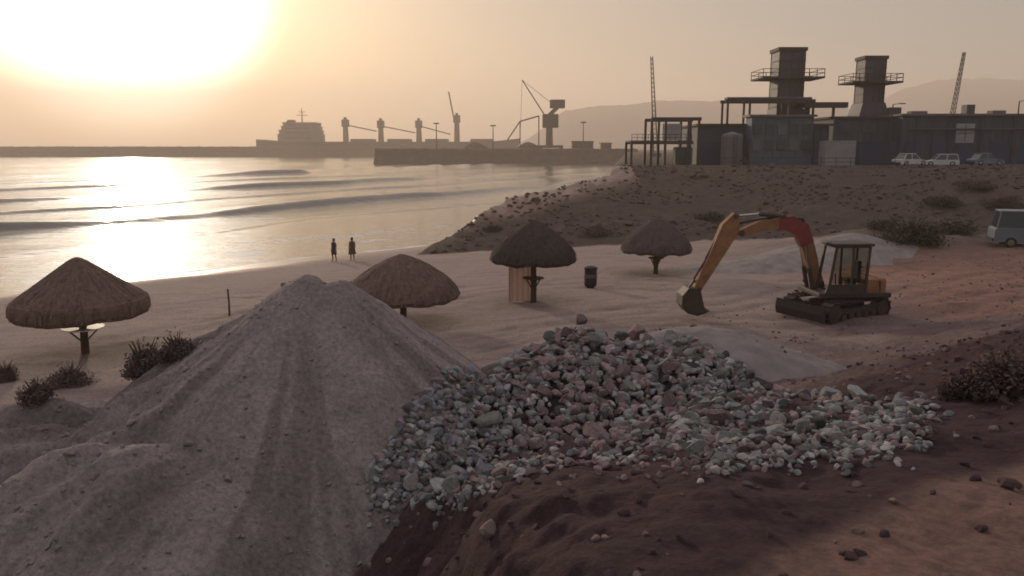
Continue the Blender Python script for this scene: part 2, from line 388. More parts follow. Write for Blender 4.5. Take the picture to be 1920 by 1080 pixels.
# ------------------------------------------------------------------ ground
X, Y = fan(0, 0, 0, (np.linspace(-110, -37, 36)[:-1], np.linspace(-37, 37, 560), np.linspace(37, 110, 36)[1:]),
           (np.geomspace(.4, 3, 12)[:-1], np.geomspace(3, 150, 520)[:-1], np.geomspace(150, 4200, 50)))
def ground_mat():
    m = bpy.data.materials.new('ground_soil'); m.use_nodes = True; t = m.node_tree; p = t.nodes['Principled BSDF']
    A = N(t, 'ShaderNodeAttribute', attribute_name='zone'); B = N(t, 'ShaderNodeAttribute', attribute_name='zone2')
    sa = N(t, 'ShaderNodeSeparateColor'); t.links.new(A.outputs['Color'], sa.inputs[0])
    sb = N(t, 'ShaderNodeSeparateColor'); t.links.new(B.outputs['Color'], sb.inputs[0])
    tc_ = N(t, 'ShaderNodeTexCoord'); vec = tc_.outputs['Object']
    def noise(sc, d=6, lo=.32, hi=.68):
        n = N(t, 'ShaderNodeTexNoise', inp={'Scale': sc, 'Detail': d, 'Roughness': .62}); t.links.new(vec, n.inputs['Vector'])
        r = N(t, 'ShaderNodeMapRange', inp={1: lo, 2: hi}); t.links.new(n.outputs[0], r.inputs[0]); return r.outputs[0]
    n1 = noise(.35); n2 = noise(1.6); n3 = noise(5)
    sandc = mixc(t, n2, mixc(t, n1, (.34, .25, .205), (.25, .185, .152)), (.30, .23, .20))
    dirt = mixc(t, n2, mixc(t, n1, (.18, .115, .10), (.105, .067, .062)), (.15, .103, .097))
    orange = mixc(t, n2, (.32, .175, .12), (.20, .11, .082))
    scrub = mixc(t, n3, mixc(t, n2, (.105, .07, .048), (.055, .04, .028)), (.075, .052, .042))
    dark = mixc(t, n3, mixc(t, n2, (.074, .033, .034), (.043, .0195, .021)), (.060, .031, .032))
    road = mixc(t, n3, mixc(t, n2, (.30, .165, .125), (.18, .10, .08)), (.24, .145, .117))
    wet = (.19, .115, .078)
    c = mixc(t, sa.outputs[1], sandc, dirt)
    c = mixc(t, sb.outputs[0], c, orange)
    c = mixc(t, sa.outputs[2], c, scrub)
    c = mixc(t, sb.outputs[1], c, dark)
    c = mixc(t, sb.outputs[2], c, road)
    c = mixc(t, sa.outputs[0], c, wet)
    t.links.new(c, p.inputs['Base Color'])
    rg = N(t, 'ShaderNodeMapRange', inp={1: 0, 2: 1, 3: .95, 4: .42}); t.links.new(sa.outputs[0], rg.inputs[0]); t.links.new(rg.outputs[0], p.inputs['Roughness'])
    p.inputs['Specular IOR Level'].default_value = .25
    hn = N(t, 'ShaderNodeTexNoise', inp={'Scale': 7, 'Detail': 10, 'Roughness': .7}); t.links.new(vec, hn.inputs['Vector'])
    st = N(t, 'ShaderNodeMapping'); st.inputs['Scale'].default_value = (.12, 1.1, 1); st.inputs['Rotation'].default_value = (0, 0, .12); t.links.new(vec, st.inputs[0])
    sn = N(t, 'ShaderNodeTexNoise', inp={'Scale': 1.3, 'Detail': 5, 'Roughness': .6}); t.links.new(st.outputs[0], sn.inputs['Vector'])
    sr = N(t, 'ShaderNodeMapRange', inp={1: .52, 2: .68, 3: 0, 4: .55}); t.links.new(sn.outputs[0], sr.inputs[0])
    ra = N(t, 'ShaderNodeAttribute', attribute_name='rut'); c = mixc(t, math_node(t, 'MULTIPLY', ra.outputs['Fac'], .55), c, (.11, .08, .07))
    gs = N(t, 'ShaderNodeTexNoise', inp={'Scale': 11, 'Detail': 9, 'Roughness': .75}); t.links.new(vec, gs.inputs['Vector']); gr = N(t, 'ShaderNodeMapRange', inp={1: .35, 2: .65, 3: .7, 4: 1.3}); t.links.new(gs.outputs[0], gr.inputs[0])
    gsc = N(t, 'ShaderNodeVectorMath', operation='SCALE'); t.links.new(c, gsc.inputs[0]); t.links.new(gr.outputs[0], gsc.inputs['Scale']); c = gsc.outputs[0]
    drk = mixc(t, 1.0, c, (.62, .58, .60), 'MULTIPLY')
    t.links.new(mixc(t, sr.outputs[0], c, drk), p.inputs['Base Color'])
    h2 = math_node(t, 'MULTIPLY', hn.outputs[0], math_node(t, 'SUBTRACT', 1.0, math_node(t, 'MULTIPLY', sa.outputs[0], .9)))
    b = N(t, 'ShaderNodeBump', inp={'Strength': 1, 'Distance': .16}); t.links.new(h2, b.inputs['Height']); t.links.new(b.outputs[0], p.inputs['Normal'])
    return m
Z = ground_h(X, Y)
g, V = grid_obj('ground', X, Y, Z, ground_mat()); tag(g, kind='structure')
def paint_zone(o, V):
    x, y = V[:, 0], V[:, 1]; s = shore(x, y); u = bank_u(x, y); nz = fbm(x / 3, y / 3, 91, 4); nf = fbm(x / 1.1, y / .9, 92, 3)
    wet = (1 - sm(2.5, 9, s + 1.2 * nz)) * (x < 14)
    dirt = sm(40, 50, s + 7 * nz + 2.5 * nf)
    scr = np.where(y > 60, sm(-.22, -.06, berm_h(x, y) - V[:, 2] + .05 * nz), 0.0)
    scr = np.maximum(scr, np.exp(-((x - 27) / 9) ** 2 - ((y - 54) / 7) ** 2) * .9)
    orange = sm(14, 20, x + 2 * nz) * (1 - sm(46, 52, y)) * sm(26, 32, y + 3 * nf) * .9
    ue = u + .35 * nz
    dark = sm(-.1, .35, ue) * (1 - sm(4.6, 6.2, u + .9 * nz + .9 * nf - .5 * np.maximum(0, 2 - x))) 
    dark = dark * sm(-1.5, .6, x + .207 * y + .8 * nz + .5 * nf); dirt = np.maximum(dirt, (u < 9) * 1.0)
    road = 1 - sm(-.1, .35, ue)
    rut = rut_mask(x, y)
    at_ = o.data.color_attributes.new('rut', 'FLOAT_COLOR', 'POINT'); at_.data.foreach_set('color', np.repeat(rut, 4).astype(np.float32))
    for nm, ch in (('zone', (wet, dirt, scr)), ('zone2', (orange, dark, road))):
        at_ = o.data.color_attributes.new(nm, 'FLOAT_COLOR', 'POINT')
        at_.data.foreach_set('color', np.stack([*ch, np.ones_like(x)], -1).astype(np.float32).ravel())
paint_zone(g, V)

# ------------------------------------------------------------------ sea
def water_mat():
    m = bpy.data.materials.new('sea_water'); m.use_nodes = True; t = m.node_tree; p = t.nodes['Principled BSDF']
    p.inputs['Base Color'].default_value = (.075, .066, .05, 1); p.inputs['IOR'].default_value = 1.33; p.inputs['Roughness'].default_value = .16
    p.inputs['Specular IOR Level'].default_value = .5
    tc_ = N(t, 'ShaderNodeTexCoord'); mp = N(t, 'ShaderNodeMapping'); mp.inputs['Rotation'].default_value = (0, 0, R(-60)); mp.inputs['Scale'].default_value = (.25, 1, 1)
    t.links.new(tc_.outputs['Object'], mp.inputs[0])
    n1 = N(t, 'ShaderNodeTexNoise', inp={'Scale': .55, 'Detail': 5, 'Roughness': .6}); t.links.new(mp.outputs[0], n1.inputs['Vector'])
    b = N(t, 'ShaderNodeBump', inp={'Strength': .8, 'Distance': .16}); t.links.new(n1.outputs[0], b.inputs['Height']); t.links.new(b.outputs[0], p.inputs['Normal'])
    return m
X, Y = fan(0, 0, 0, (np.linspace(-110, -37, 30)[:-1], np.linspace(-37, 22, 380)), (np.geomspace(24, 300, 420)[:-1], np.geomspace(300, 4200, 60)))
def sea_h(x, y):
    p = x * .87 - y * .5 + 2.2 * fbm(x / 25, y / 25, 101, 2)
    along = x * .5 + y * .87
    z = 0
    for p0, a, w, sd in ((-90, 1.25, 5.0, 1), (-116, .35, 3.0, 2), (-143, .75, 4.5, 3), (-176, .45, 4, 7), (-214, 1.0, 5.5, 4), (-262, .6, 6, 5), (-330, 1.0, 8, 6), (-72, .16, 1.8, 9), (-430, .9, 9, 12)):
        q = p - p0 - 4.5 * fbm(along / 40, along * 0, sd * 7, 2)
        am = 1.35 * a * np.clip(.75 + .7 * fbm(along / 34, p0 * 1.0 + 0 * along, sd * 13, 2), .3, 1.2)
        z = z + am * np.where(q > 0, np.exp(-(q / (w * .42)) ** 2), np.exp(-(q / (w * 1.9)) ** 2))
    s = shore(x, y)
    return z * sm(4, 26, -s) + .035 * fbm(x / 2.2, y / 2.2, 111, 3) * sm(2, 20, -s) + .02
wz = sea_h(X, Y)
keep = (shore(X, Y) < 5) | (Y > 95)
wo, V = grid_obj('sea_water', X, Y, wz, water_mat(), keep); tag(wo, kind='structure')
s_ = shore(V[:, 0], V[:, 1]); nz_ = fbm(V[:, 0] / 2.2, V[:, 1] / 2.2, 121, 4); p_ = V[:, 0] * .87 - V[:, 1] * .5
foam = np.exp(-((s_ - .3 - 1.2 * nz_) / .8) ** 2) + .8 * np.exp(-((s_ + 6 - 2.5 * nz_) / .8) ** 2) + .6 * np.exp(-((s_ + 13 - 4 * nz_) / .9) ** 2)
foam = np.clip(foam, 0, 1) * sm(-.25, .25, fbm(V[:, 0] / 5, V[:, 1] / 5, 122, 3) + .12)
at_ = wo.data.color_attributes.new('foam', 'FLOAT_COLOR', 'POINT'); at_.data.foreach_set('color', np.repeat(foam, 4).astype(np.float32))
t = wo.data.materials[0].node_tree; p = t.nodes['Principled BSDF']; A = N(t, 'ShaderNodeAttribute', attribute_name='foam')
t.links.new(mixc(t, A.outputs['Fac'], (.075, .066, .05), (.75, .72, .68)), p.inputs['Base Color'])
rr_ = N(t, 'ShaderNodeMapRange', inp={1: 0, 2: 1, 3: .15, 4: .7}); t.links.new(A.outputs['Fac'], rr_.inputs[0]); t.links.new(rr_.outputs[0], p.inputs['Roughness'])

# ------------------------------------------------------------------ far hills
hm = mat('hill_soil', (.12, .095, .075), (.08, .065, .05), .01, 1)
def ridge(name, Y0, depth, prof, seed):
    px = np.array([p[0] for p in prof], float); py = np.array([p[1] for p in prof], float)
    P = np.linspace(px[0], px[-1], 160); top = np.interp(P, px, py)
    xs = (P - 960) / F * Y0 / 1.0
    a, b = ray(P, top); zt = CAMZ + b * Y0 + (4 + Y0 / 500) * fbm(P / 40, P * 0, seed, 4)
    v = np.linspace(-1, 1, 25)
    Xg = np.broadcast_to(a * Y0, (25, 160)).copy(); Yg = np.broadcast_to((Y0 + v * depth)[:, None], (25, 160)).copy()
    Zg = (1 - np.abs(v[:, None]) ** 1.3) * (zt + 5)[None, :] - 5 + 3 * fbm(Xg / 40, Yg / 40, seed + 3, 3)
    o, _ = grid_obj(name, Xg, Yg, np.maximum(Zg, -4.5), hm); return tag(o, kind='structure')
ridge('hills', 2700, 460, [(960, 278), (1020, 240), (1060, 207), (1130, 200), (1230, 188), (1330, 192), (1460, 188), (1560, 200), (1700, 215), (1900, 225)], 201)
ridge('hills', 3300, 500, [(1560, 230), (1640, 195), (1700, 165), (1760, 149), (1840, 145), (1930, 150), (2050, 160), (2250, 230)], 211)

# ------------------------------------------------------------------ haze
hz = MB().box((0, 0, 159), (9400, 9400, 330)).build('haze', None); tag(hz, kind='stuff')
m = bpy.data.materials.new('haze_air'); m.use_nodes = True; t = m.node_tree; t.nodes.clear()
pv = N(t, 'ShaderNodeVolumePrincipled'); pv.inputs['Color'].default_value = (.95, .82, .70, 1); pv.inputs['Density'].default_value = .0005; pv.inputs['Anisotropy'].default_value = .35
mo = N(t, 'ShaderNodeOutputMaterial'); t.links.new(pv.outputs[0], mo.inputs['Volume']); hz.data.materials.append(m)

# ------------------------------------------------------------------ breakwater, quay, ship, harbour cranes
def riprap(name, p0, p1, Y0, ztop, width, seed, **k):
    x0 = (p0 - 960) / F * Y0 * 1.014; x1 = (p1 - 960) / F * Y0 * 1.014
    n = max(int(abs(x1 - x0) / 3), 30); xs = np.linspace(x0, x1, n)
    prof = [(-.5 - ztop / width * .8, -1.5), (-.5, ztop * .55), (-.42, ztop), (.42, ztop), (.5, ztop * .55), (.5 + ztop / width * .8, -1.5)]
    pr = np.array(prof); tt = np.linspace(0, len(prof) - 1, 26); w = np.interp(tt, range(len(prof)), pr[:, 0]); zz = np.interp(tt, range(len(prof)), pr[:, 1])
    Xg = np.broadcast_to(xs, (26, n)).copy(); Yg = np.broadcast_to((Y0 + w * width)[:, None], (26, n)).copy()
    nz = fbm(Xg / 4, Yg / 2 + zz[:, None], seed, 3)
    Zg = zz[:, None] + nz * .9 * np.clip(zz[:, None] / ztop, 0, 1)
    o, _ = grid_obj(name, Xg, Yg, Zg, M['quay']); return tag(o, **k)
riprap('breakwater', -700, 760, 880, 10.6, 26, 301, label='long low dark breakwater lying across the bay below the sun', cat='breakwater')
riprap('quay', 715, 1185, 482, 8.6, 22, 311, label='dark brown rock quay in front of the cargo ship', cat='quay')

SY = 525.0; SK = SY / F * 1.014
def sx(px): return (px - 960) * SK
def szz(py): return float(at(960, py, SY)[2])
SQ = 915 / SY
ship = empty('cargo_ship', (sx(735) * SQ, 915, 9 - 9 * SQ), label='hazy brown bulk cargo ship moored behind the quay with four deck cranes', cat='ship')
ship.scale = (SQ, SQ, SQ)
def lx(px): return sx(px) - sx(735)
hull = []; nst = 28; hx0, hx1 = lx(503), lx(962)
hv = []; ring = 11
for i in range(nst):
    f_ = i / (nst - 1); x = hx0 + (hx1 - hx0) * f_
    b = 13.5 * min(1, (max(.02, 1 - f_) / .16) ** .55, (.72 + f_ / .1 * .28) if f_ < .1 else 1)
    zt = szz(266) + 2.2 * max(0, (f_ - .9) / .1) + 1.5 * max(0, (.12 - f_) / .12)
    for k in range(ring):
        a = -1 + 2 * k / (ring - 1); zz = zt if abs(a) == 1 else 2 + (zt - 2) * abs(a) ** 2.2
        bb = b * min(1, abs(a) * 1.6) * math.copysign(1, a) if a else 0
        off = (zz / zt) * 5 * max(0, (f_ - .85) / .15)
        hv.append((x + off, bb, zz))
hf = [(i * ring + k, i * ring + k + 1, (i + 1) * ring + k + 1, (i + 1) * ring + k) for i in range(nst - 1) for k in range(ring - 1)]
hf += [tuple(range(ring)), tuple((nst - 1) * ring + k for k in reversed(range(ring)))]
hf += [(i * ring, (i + 1) * ring, (i + 1) * ring + ring - 1, i * ring + ring - 1) for i in range(nst - 1)]
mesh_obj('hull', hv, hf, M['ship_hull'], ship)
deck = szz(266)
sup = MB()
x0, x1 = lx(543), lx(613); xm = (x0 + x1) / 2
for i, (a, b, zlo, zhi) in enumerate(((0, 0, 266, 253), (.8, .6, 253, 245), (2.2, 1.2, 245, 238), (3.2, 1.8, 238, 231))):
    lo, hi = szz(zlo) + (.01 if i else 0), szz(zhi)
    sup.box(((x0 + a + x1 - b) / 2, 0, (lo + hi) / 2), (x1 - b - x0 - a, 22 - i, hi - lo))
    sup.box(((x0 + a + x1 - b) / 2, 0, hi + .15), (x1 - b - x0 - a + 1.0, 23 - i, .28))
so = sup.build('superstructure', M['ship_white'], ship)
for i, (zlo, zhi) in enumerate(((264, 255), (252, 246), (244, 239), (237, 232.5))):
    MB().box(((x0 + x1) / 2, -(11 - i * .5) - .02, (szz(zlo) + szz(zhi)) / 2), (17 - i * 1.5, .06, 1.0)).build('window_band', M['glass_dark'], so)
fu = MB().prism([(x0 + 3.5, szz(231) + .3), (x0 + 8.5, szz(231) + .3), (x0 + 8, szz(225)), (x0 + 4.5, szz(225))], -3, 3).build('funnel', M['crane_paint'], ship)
ma = MB(); xmst = lx(580)
ma.tube([(xmst, 0, szz(231)), (xmst, 0, szz(203))], [.5, .22]); ma.bar((xmst - 3.5, 0, szz(216)), (xmst + 3.5, 0, szz(216)), .35); ma.bar((xmst - 2, 0, szz(210)), (xmst + 2, 0, szz(210)), .3)
ma.build('mast', M['crane_paint'], ship)
def deck_crane(px, top, jib):
    c = MB(); x = lx(px); zt = szz(top)
    c.tube([(x, 0, deck), (x, 0, szz(top + 14))], [1.9, 1.6], 12); c.box((x, 0, (szz(top + 14) + zt) / 2), (4.4, 4, zt - szz(top + 14)), bev=.4); c.box((x, 0, zt + .7), (1.6, 2.4, 1.4))
    o = c.build('deck_crane', M['crane_paint'], ship)
    j = MB(); (qx, qy) = jib; e = (lx(qx), 0, szz(qy)); b = (x + (1.5 if qx > px else -1.5), 0, szz(top + 11))
    for yy in (-1.0, 1.0): j.bar((b[0], yy * 1.2, b[2]), (e[0], yy * .4, e[2]), .7)
    for f_ in np.linspace(.08, .95, 9):
        w = 1.2 - .8 * f_; q = [b[i] + (e[i] - b[i]) * f_ for i in range(3)]; j.bar((q[0], -w, q[2]), (q[0], w, q[2]), .4)
    j.build('jib', M['crane_paint'], o)
deck_crane(658, 224, (714, 246)); deck_crane(722, 226, (784, 249)); deck_crane(791, 226, (848, 252)); deck_crane(860, 216, (846, 172))
hc = MB()
for px in (690, 756, 824, 905): MB().box((lx(px), 0, deck + .9), (14, 16, 1.8), bev=.3).build('hatch_cover', M['ship_hull'], ship)

QY = 488.0; QK = QY / F * 1.014
def qp(px, py, dy=0): a = at(px, py, QY); return (float(a[0]), QY + dy, float(a[2]))
qz = 8.4
hcx = qp(1030, 260)[0]
hcr = empty('harbour_crane', (hcx, QY, qz), label='hazy mobile harbour crane with its boom raised to the left, on the quay', cat='crane')
def ql(px, py, dy=0): a = qp(px, py); return (a[0] - hcx, dy, a[2] - qz)
c = MB(); c.box((0, 0, 1.6), (16, 9, 1.6), bev=.2)
for a in (-7, 7):
    for b in (-4, 4): c.box((a, b, .45), (1.6, 1.6, .9))
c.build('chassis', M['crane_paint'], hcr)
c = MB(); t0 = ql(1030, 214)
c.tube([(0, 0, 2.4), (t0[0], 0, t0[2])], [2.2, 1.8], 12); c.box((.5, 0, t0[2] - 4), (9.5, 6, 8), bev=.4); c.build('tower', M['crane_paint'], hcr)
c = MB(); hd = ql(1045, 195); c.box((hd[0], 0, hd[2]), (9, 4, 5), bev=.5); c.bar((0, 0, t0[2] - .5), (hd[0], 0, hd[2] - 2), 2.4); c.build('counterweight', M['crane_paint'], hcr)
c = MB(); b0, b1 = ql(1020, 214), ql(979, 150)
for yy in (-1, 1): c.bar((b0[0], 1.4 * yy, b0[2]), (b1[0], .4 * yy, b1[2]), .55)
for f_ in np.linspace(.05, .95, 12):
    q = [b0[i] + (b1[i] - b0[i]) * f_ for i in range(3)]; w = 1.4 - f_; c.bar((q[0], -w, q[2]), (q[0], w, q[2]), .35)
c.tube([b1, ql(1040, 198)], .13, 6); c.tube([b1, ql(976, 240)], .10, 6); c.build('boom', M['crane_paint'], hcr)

hp0 = qp(952, 266)[0]
lo_ = empty('ship_loader', (hp0, QY - 4, qz), label='hazy sloping conveyor loader between the ship and the harbour crane', cat='loader')
c = MB(); a = [qp(952, 262), qp(975, 228), qp(1010, 218)]; a = [(q[0] - hp0, 0, q[2] - qz) for q in a]
c2 = MB()
for i in range(2):
    for yy in (-1.5, 1.5): c.bar((a[i][0], yy, a[i][2]), (a[i + 1][0], yy, a[i + 1][2]), .7)
    for f_ in np.linspace(0, 1, 8):
        q = [a[i][j] + (a[i + 1][j] - a[i][j]) * f_ for j in range(3)]; c.bar((q[0], -1.5, q[2]), (q[0], 1.5, q[2]), .4)
c.build('conveyor', M['crane_paint'], lo_)
for q in (a[1], a[2]):
    c2 = MB()
    for yy in (-1.5, 1.5): c2.bar((q[0], yy, 0), (q[0], yy, q[2]), .6)
    c2.bar((q[0], -1.7, q[2] * .5), (q[0], 1.7, q[2] * .5), .5); c2.build('support_frame', M['crane_paint'], lo_)

def quay_box(name, p0, p1, top, label, cat, roofed):
    x0, x1 = qp(p0, 270)[0], qp(p1, 270)[0]; zt = qp(p0, top)[2]; o = empty(name, ((x0 + x1) / 2, QY + 2, qz), label=label, cat=cat); w = x1 - x0; h = zt - qz
    MB().box((0, 0, h / 2 - .5), (w, 7, h + 1)).build('wall', M['crane_paint'], o)
    MB().prism([(-w / 2 - .4, h + .003), (w / 2 + .4, h + .003), (w / 2 + .2, h + .5), (-w / 2 - .2, h + .5)], -4, 4).build('roof', M['ship_hull'], o)
    for k_ in range(3): MB().box((-w / 3 + k_ * w / 3, -3.55, h * .4), (w * .16, .12, h * .7)).build('door', M['ship_hull'], o)
quay_box('quay_shed', 1072, 1112, 266, 'long low hazy shed on the quay right of the harbour crane', 'shed', True)
quay_box('quay_hut', 1126, 1146, 269, 'small hazy hut near the landward end of the quay', 'hut', True)
def quay_mast(px, top, label):
    x_ = qp(px, 270)[0]; h = qp(px, top)[2] - qz; o = empty('light_mast', (x_, QY - 5, qz), label=label, cat='light mast')
    MB().tube([(0, 0, -.6), (0, 0, h)], [.4, .22], 8).build('pole', M['crane_paint'], o); MB().box((0, 0, h), (3.2, .8, .8), bev=.1).build('lamp_head', M['crane_paint'], o)
quay_mast(820, 232, 'thin hazy light mast on the quay between the ship cranes'); quay_mast(925, 236, 'thin hazy light mast on the quay left of the sloping loader'); quay_mast(1092, 230, 'thin hazy light mast beside the quay shed')
for px_, lab_ in ((890, 'dark heap of cargo on the quay below the raised deck crane'), (990, 'dark heap of cargo on the quay just left of the harbour crane')):
    x_ = qp(px_, 270)[0]; hb_ = MB().lathe([(9.5, -.8), (8, .6), (5, 2.6), (2, 4.1), (.1, 4.6)], 26, wob=lambda a, i: .10 * math.sin(a * 3 + i) + .06 * math.sin(a * 7 + 2 * i)).build('cargo_heap', M['quay'], None, True); hb_.location = (x_, QY, qz - .2); tag(hb_, lab_, 'cargo heap')
# ------------------------------------------------------------------ power plant on the embankment
GZ = 6.8
def pl(px, py, Y): return at(px, py, Y)
def zpl(py, Y): return float(at(960, py, Y)[2])
def xpl(px, Y): return float(at(px, 278, Y)[0])
# open steel frame on the left
FY = 106.0
sf = empty('steel_frame', (xpl(1245, FY), FY, GZ), label='open dark steel frame with platform and railings at the seaward end of the plant', cat='steel frame')
ox = xpl(1245, FY)
c = MB()
for px, top in ((1184, 268), (1221, 222), (1247, 224), (1290, 226), (1309, 226)):
    for dy in (0, 5): MB().box((xpl(px, FY) - ox, dy, (zpl(top, FY) - GZ) / 2 - .3), (.30, .30, zpl(top, FY) - GZ + .6)).build('column', M['rust'], sf)
c = MB()
for dy in (0, 5):
    MB().box(((xpl(1221, FY) + xpl(1312, FY)) / 2 - ox, dy - .003, zpl(223, FY) - GZ), (xpl(1312, FY) - xpl(1219, FY), .34, .42)).build('beam', M['rust'], sf)
    MB().box(((xpl(1182, FY) + xpl(1300, FY)) / 2 - ox, dy - .004, zpl(268, FY) - GZ), (xpl(1300, FY) - xpl(1182, FY), .34, .30)).build('beam', M['rust'], sf)
c = MB(); c.box(((xpl(1182, FY) + xpl(1300, FY)) / 2 - ox, 2.5, zpl(266, FY) - GZ + .12), (xpl(1300, FY) - xpl(1182, FY), 4.6, .12)); c.build('platform', M['rust'], sf)
c = MB()
for px in np.linspace(1184, 1296, 12): c.box((xpl(px, FY) - ox, -.1, zpl(259, FY) - GZ), (.06, .06, 1.05))
for py in (252, 258): c.box(((xpl(1184, FY) + xpl(1296, FY)) / 2 - ox, -.14, zpl(py, FY) - GZ), (xpl(1296, FY) - xpl(1184, FY), .06, .06))
c.build('railing', M['rust'], sf)
c = MB()
for i in range(9): c.box((xpl(1284, FY) - ox, 1.2, .35 + i * .22), (2.3, 1.6, .16))
c.box((xpl(1284, FY) - ox, 1.25, 1.2), (2.1, 1.4, 2.3)); c.build('cooler_unit', M['plant_green'], sf)
c = MB(); c.box((xpl(1272, FY) - ox, 4.8, zpl(246, FY) - GZ), (2.5, .1, 2.2)); c.build('pale_panel', M['plant_pale'], sf)

def hall(name, p0, p1, top, Y, depth, m, label, cat, ribs=True, roof=None):
    x0, x1 = xpl(p0, Y), xpl(p1, Y); zt = zpl(top, Y); o = empty(name, ((x0 + x1) / 2, Y, GZ), label=label, cat=cat)
    w = x1 - x0; h = zt - GZ; c = MB(); c.box((0, depth / 2, h / 2 - .4), (w, depth, h + .8))
    if ribs:
        n = int(w / .9)
        for i in range(n + 1): c.box((-w / 2 + .05 + (w - .1) * i / n, -.04, h / 2 - .3), (.12, .08, h))
    c.build('wall', m, o)
    c = MB(); c.box((0, depth / 2, h + .14 + .003), (w + .8, depth + .8, .28)); c.build('roof', roof or M['rust'], o)
    return o, w, h
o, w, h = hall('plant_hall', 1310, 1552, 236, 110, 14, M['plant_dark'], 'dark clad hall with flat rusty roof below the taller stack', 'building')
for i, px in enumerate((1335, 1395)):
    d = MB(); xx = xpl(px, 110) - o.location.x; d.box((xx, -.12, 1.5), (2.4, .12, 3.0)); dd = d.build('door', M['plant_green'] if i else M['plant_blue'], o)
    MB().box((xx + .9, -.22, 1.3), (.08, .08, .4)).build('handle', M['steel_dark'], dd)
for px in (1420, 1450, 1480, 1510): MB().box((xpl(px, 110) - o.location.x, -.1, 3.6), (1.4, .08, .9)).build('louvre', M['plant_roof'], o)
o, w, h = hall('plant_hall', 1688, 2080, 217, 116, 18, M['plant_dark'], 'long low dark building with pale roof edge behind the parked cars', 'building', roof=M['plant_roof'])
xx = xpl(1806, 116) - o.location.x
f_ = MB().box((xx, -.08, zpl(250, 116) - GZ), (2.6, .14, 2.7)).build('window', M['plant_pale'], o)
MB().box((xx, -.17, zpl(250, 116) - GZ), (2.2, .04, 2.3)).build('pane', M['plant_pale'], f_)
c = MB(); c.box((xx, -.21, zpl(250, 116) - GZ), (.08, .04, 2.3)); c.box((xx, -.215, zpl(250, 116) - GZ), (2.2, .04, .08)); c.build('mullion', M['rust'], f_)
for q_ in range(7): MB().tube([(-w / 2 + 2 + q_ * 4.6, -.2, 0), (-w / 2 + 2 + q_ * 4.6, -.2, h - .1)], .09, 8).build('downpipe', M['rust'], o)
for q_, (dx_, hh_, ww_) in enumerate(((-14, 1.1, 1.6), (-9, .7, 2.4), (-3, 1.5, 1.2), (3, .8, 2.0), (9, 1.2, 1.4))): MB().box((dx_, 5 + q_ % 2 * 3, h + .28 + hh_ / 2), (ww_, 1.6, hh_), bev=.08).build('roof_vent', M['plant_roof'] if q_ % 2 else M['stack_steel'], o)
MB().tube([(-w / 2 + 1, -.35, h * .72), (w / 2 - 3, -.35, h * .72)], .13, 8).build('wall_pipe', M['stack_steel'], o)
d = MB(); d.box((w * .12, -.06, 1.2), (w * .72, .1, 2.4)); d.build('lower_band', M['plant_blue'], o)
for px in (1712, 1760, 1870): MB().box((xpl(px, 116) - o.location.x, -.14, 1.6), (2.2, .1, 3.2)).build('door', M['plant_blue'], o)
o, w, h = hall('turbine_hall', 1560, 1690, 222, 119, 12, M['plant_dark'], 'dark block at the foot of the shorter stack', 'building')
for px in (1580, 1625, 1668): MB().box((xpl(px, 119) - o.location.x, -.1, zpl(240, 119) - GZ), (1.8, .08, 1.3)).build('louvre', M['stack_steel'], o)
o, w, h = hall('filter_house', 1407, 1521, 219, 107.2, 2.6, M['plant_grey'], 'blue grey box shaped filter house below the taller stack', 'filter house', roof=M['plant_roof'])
for i in range(5):
    for j in range(2): MB().box((-w / 2 + w * (i + .5) / 5, -.1, h * (.42 + .32 * j)), (w / 5 * .7, .1, h * .22)).build('louvre', M['stack_steel'] if (i + j) % 3 else M['plant_roof'], o)
def yard_tank(px0, px1, top, Y, label):
    cx = xpl((px0 + px1) / 2, Y); rr_ = (xpl(px1, Y) - xpl(px0, Y)) / 2; h_ = zpl(top, Y) - GZ; o = empty('storage_tank', (cx, Y, GZ), label=label, cat='tank')
    c = MB(); c.lathe([(rr_, -.4), (rr_, h_ - .3), (rr_ * .9, h_), (.05, h_ + .35)], 28); c.build('shell', M['plant_roof'], o)
    c = MB()
    for x in (-.22, .22): c.box((x, -rr_ - .2, h_ / 2), (.06, .06, h_))
    for z in np.arange(.3, h_, .4): c.box((0, -rr_ - .2, z), (.44, .05, .05))
    c.build('ladder', M['rust'], o)
    c = MB(); c.tube([(rr_ * .6, -rr_ * .85, .6), (rr_ * 1.4, -rr_ * .85, .6), (rr_ * 1.4, -rr_ * .85, h_ * .8)], .14, 8); c.build('pipe', M['rust'], o)
yard_tank(1352, 1392, 252, 107.5, 'round pale storage tank in front of the dark clad hall')
def lamp_post(px, top, Y, label):
    x_ = xpl(px, Y); h_ = zpl(top, Y) - GZ; o = empty('lamp_post', (x_, Y, GZ), label=label, cat='lamp post')
    c = MB(); c.tube([(0, 0, -.3), (0, 0, h_)], [.12, .07], 8); c.bar((0, 0, h_), (1.1, 0, h_ + .15), .08); c.build('pole', M['rust'], o)
    MB().box((1.2, 0, h_ + .12), (.7, .28, .12), bev=.03).build('lamp_head', M['stack_steel'], o)
lamp_post(1668, 196, 105, 'lamp post between the shorter stack and the long low building')
lamp_post(1902, 190, 105, 'lamp post near the right edge before the long low building')
# cable tray fence of railings along the embankment crest
FX0, FX1, FYY = xpl(1320, 101.5), xpl(1680, 101.5), 101.5
fn_ = empty('guard_fence', ((FX0 + FX1) / 2, FYY, GZ), label='thin guard rail fence along the crest of the embankment before the plant', cat='fence'); w_ = FX1 - FX0
for i in range(14): MB().tube([(-w_ / 2 + w_ * i / 13, 0, -.3), (-w_ / 2 + w_ * i / 13, 0, 1.05)], .04, 6).build('post', M['rust'], fn_)
for z_ in (.5, 1.0): MB().tube([(-w_ / 2, 0, z_), (w_ / 2, 0, z_)], .03, 6).build('rail', M['rust'], fn_)
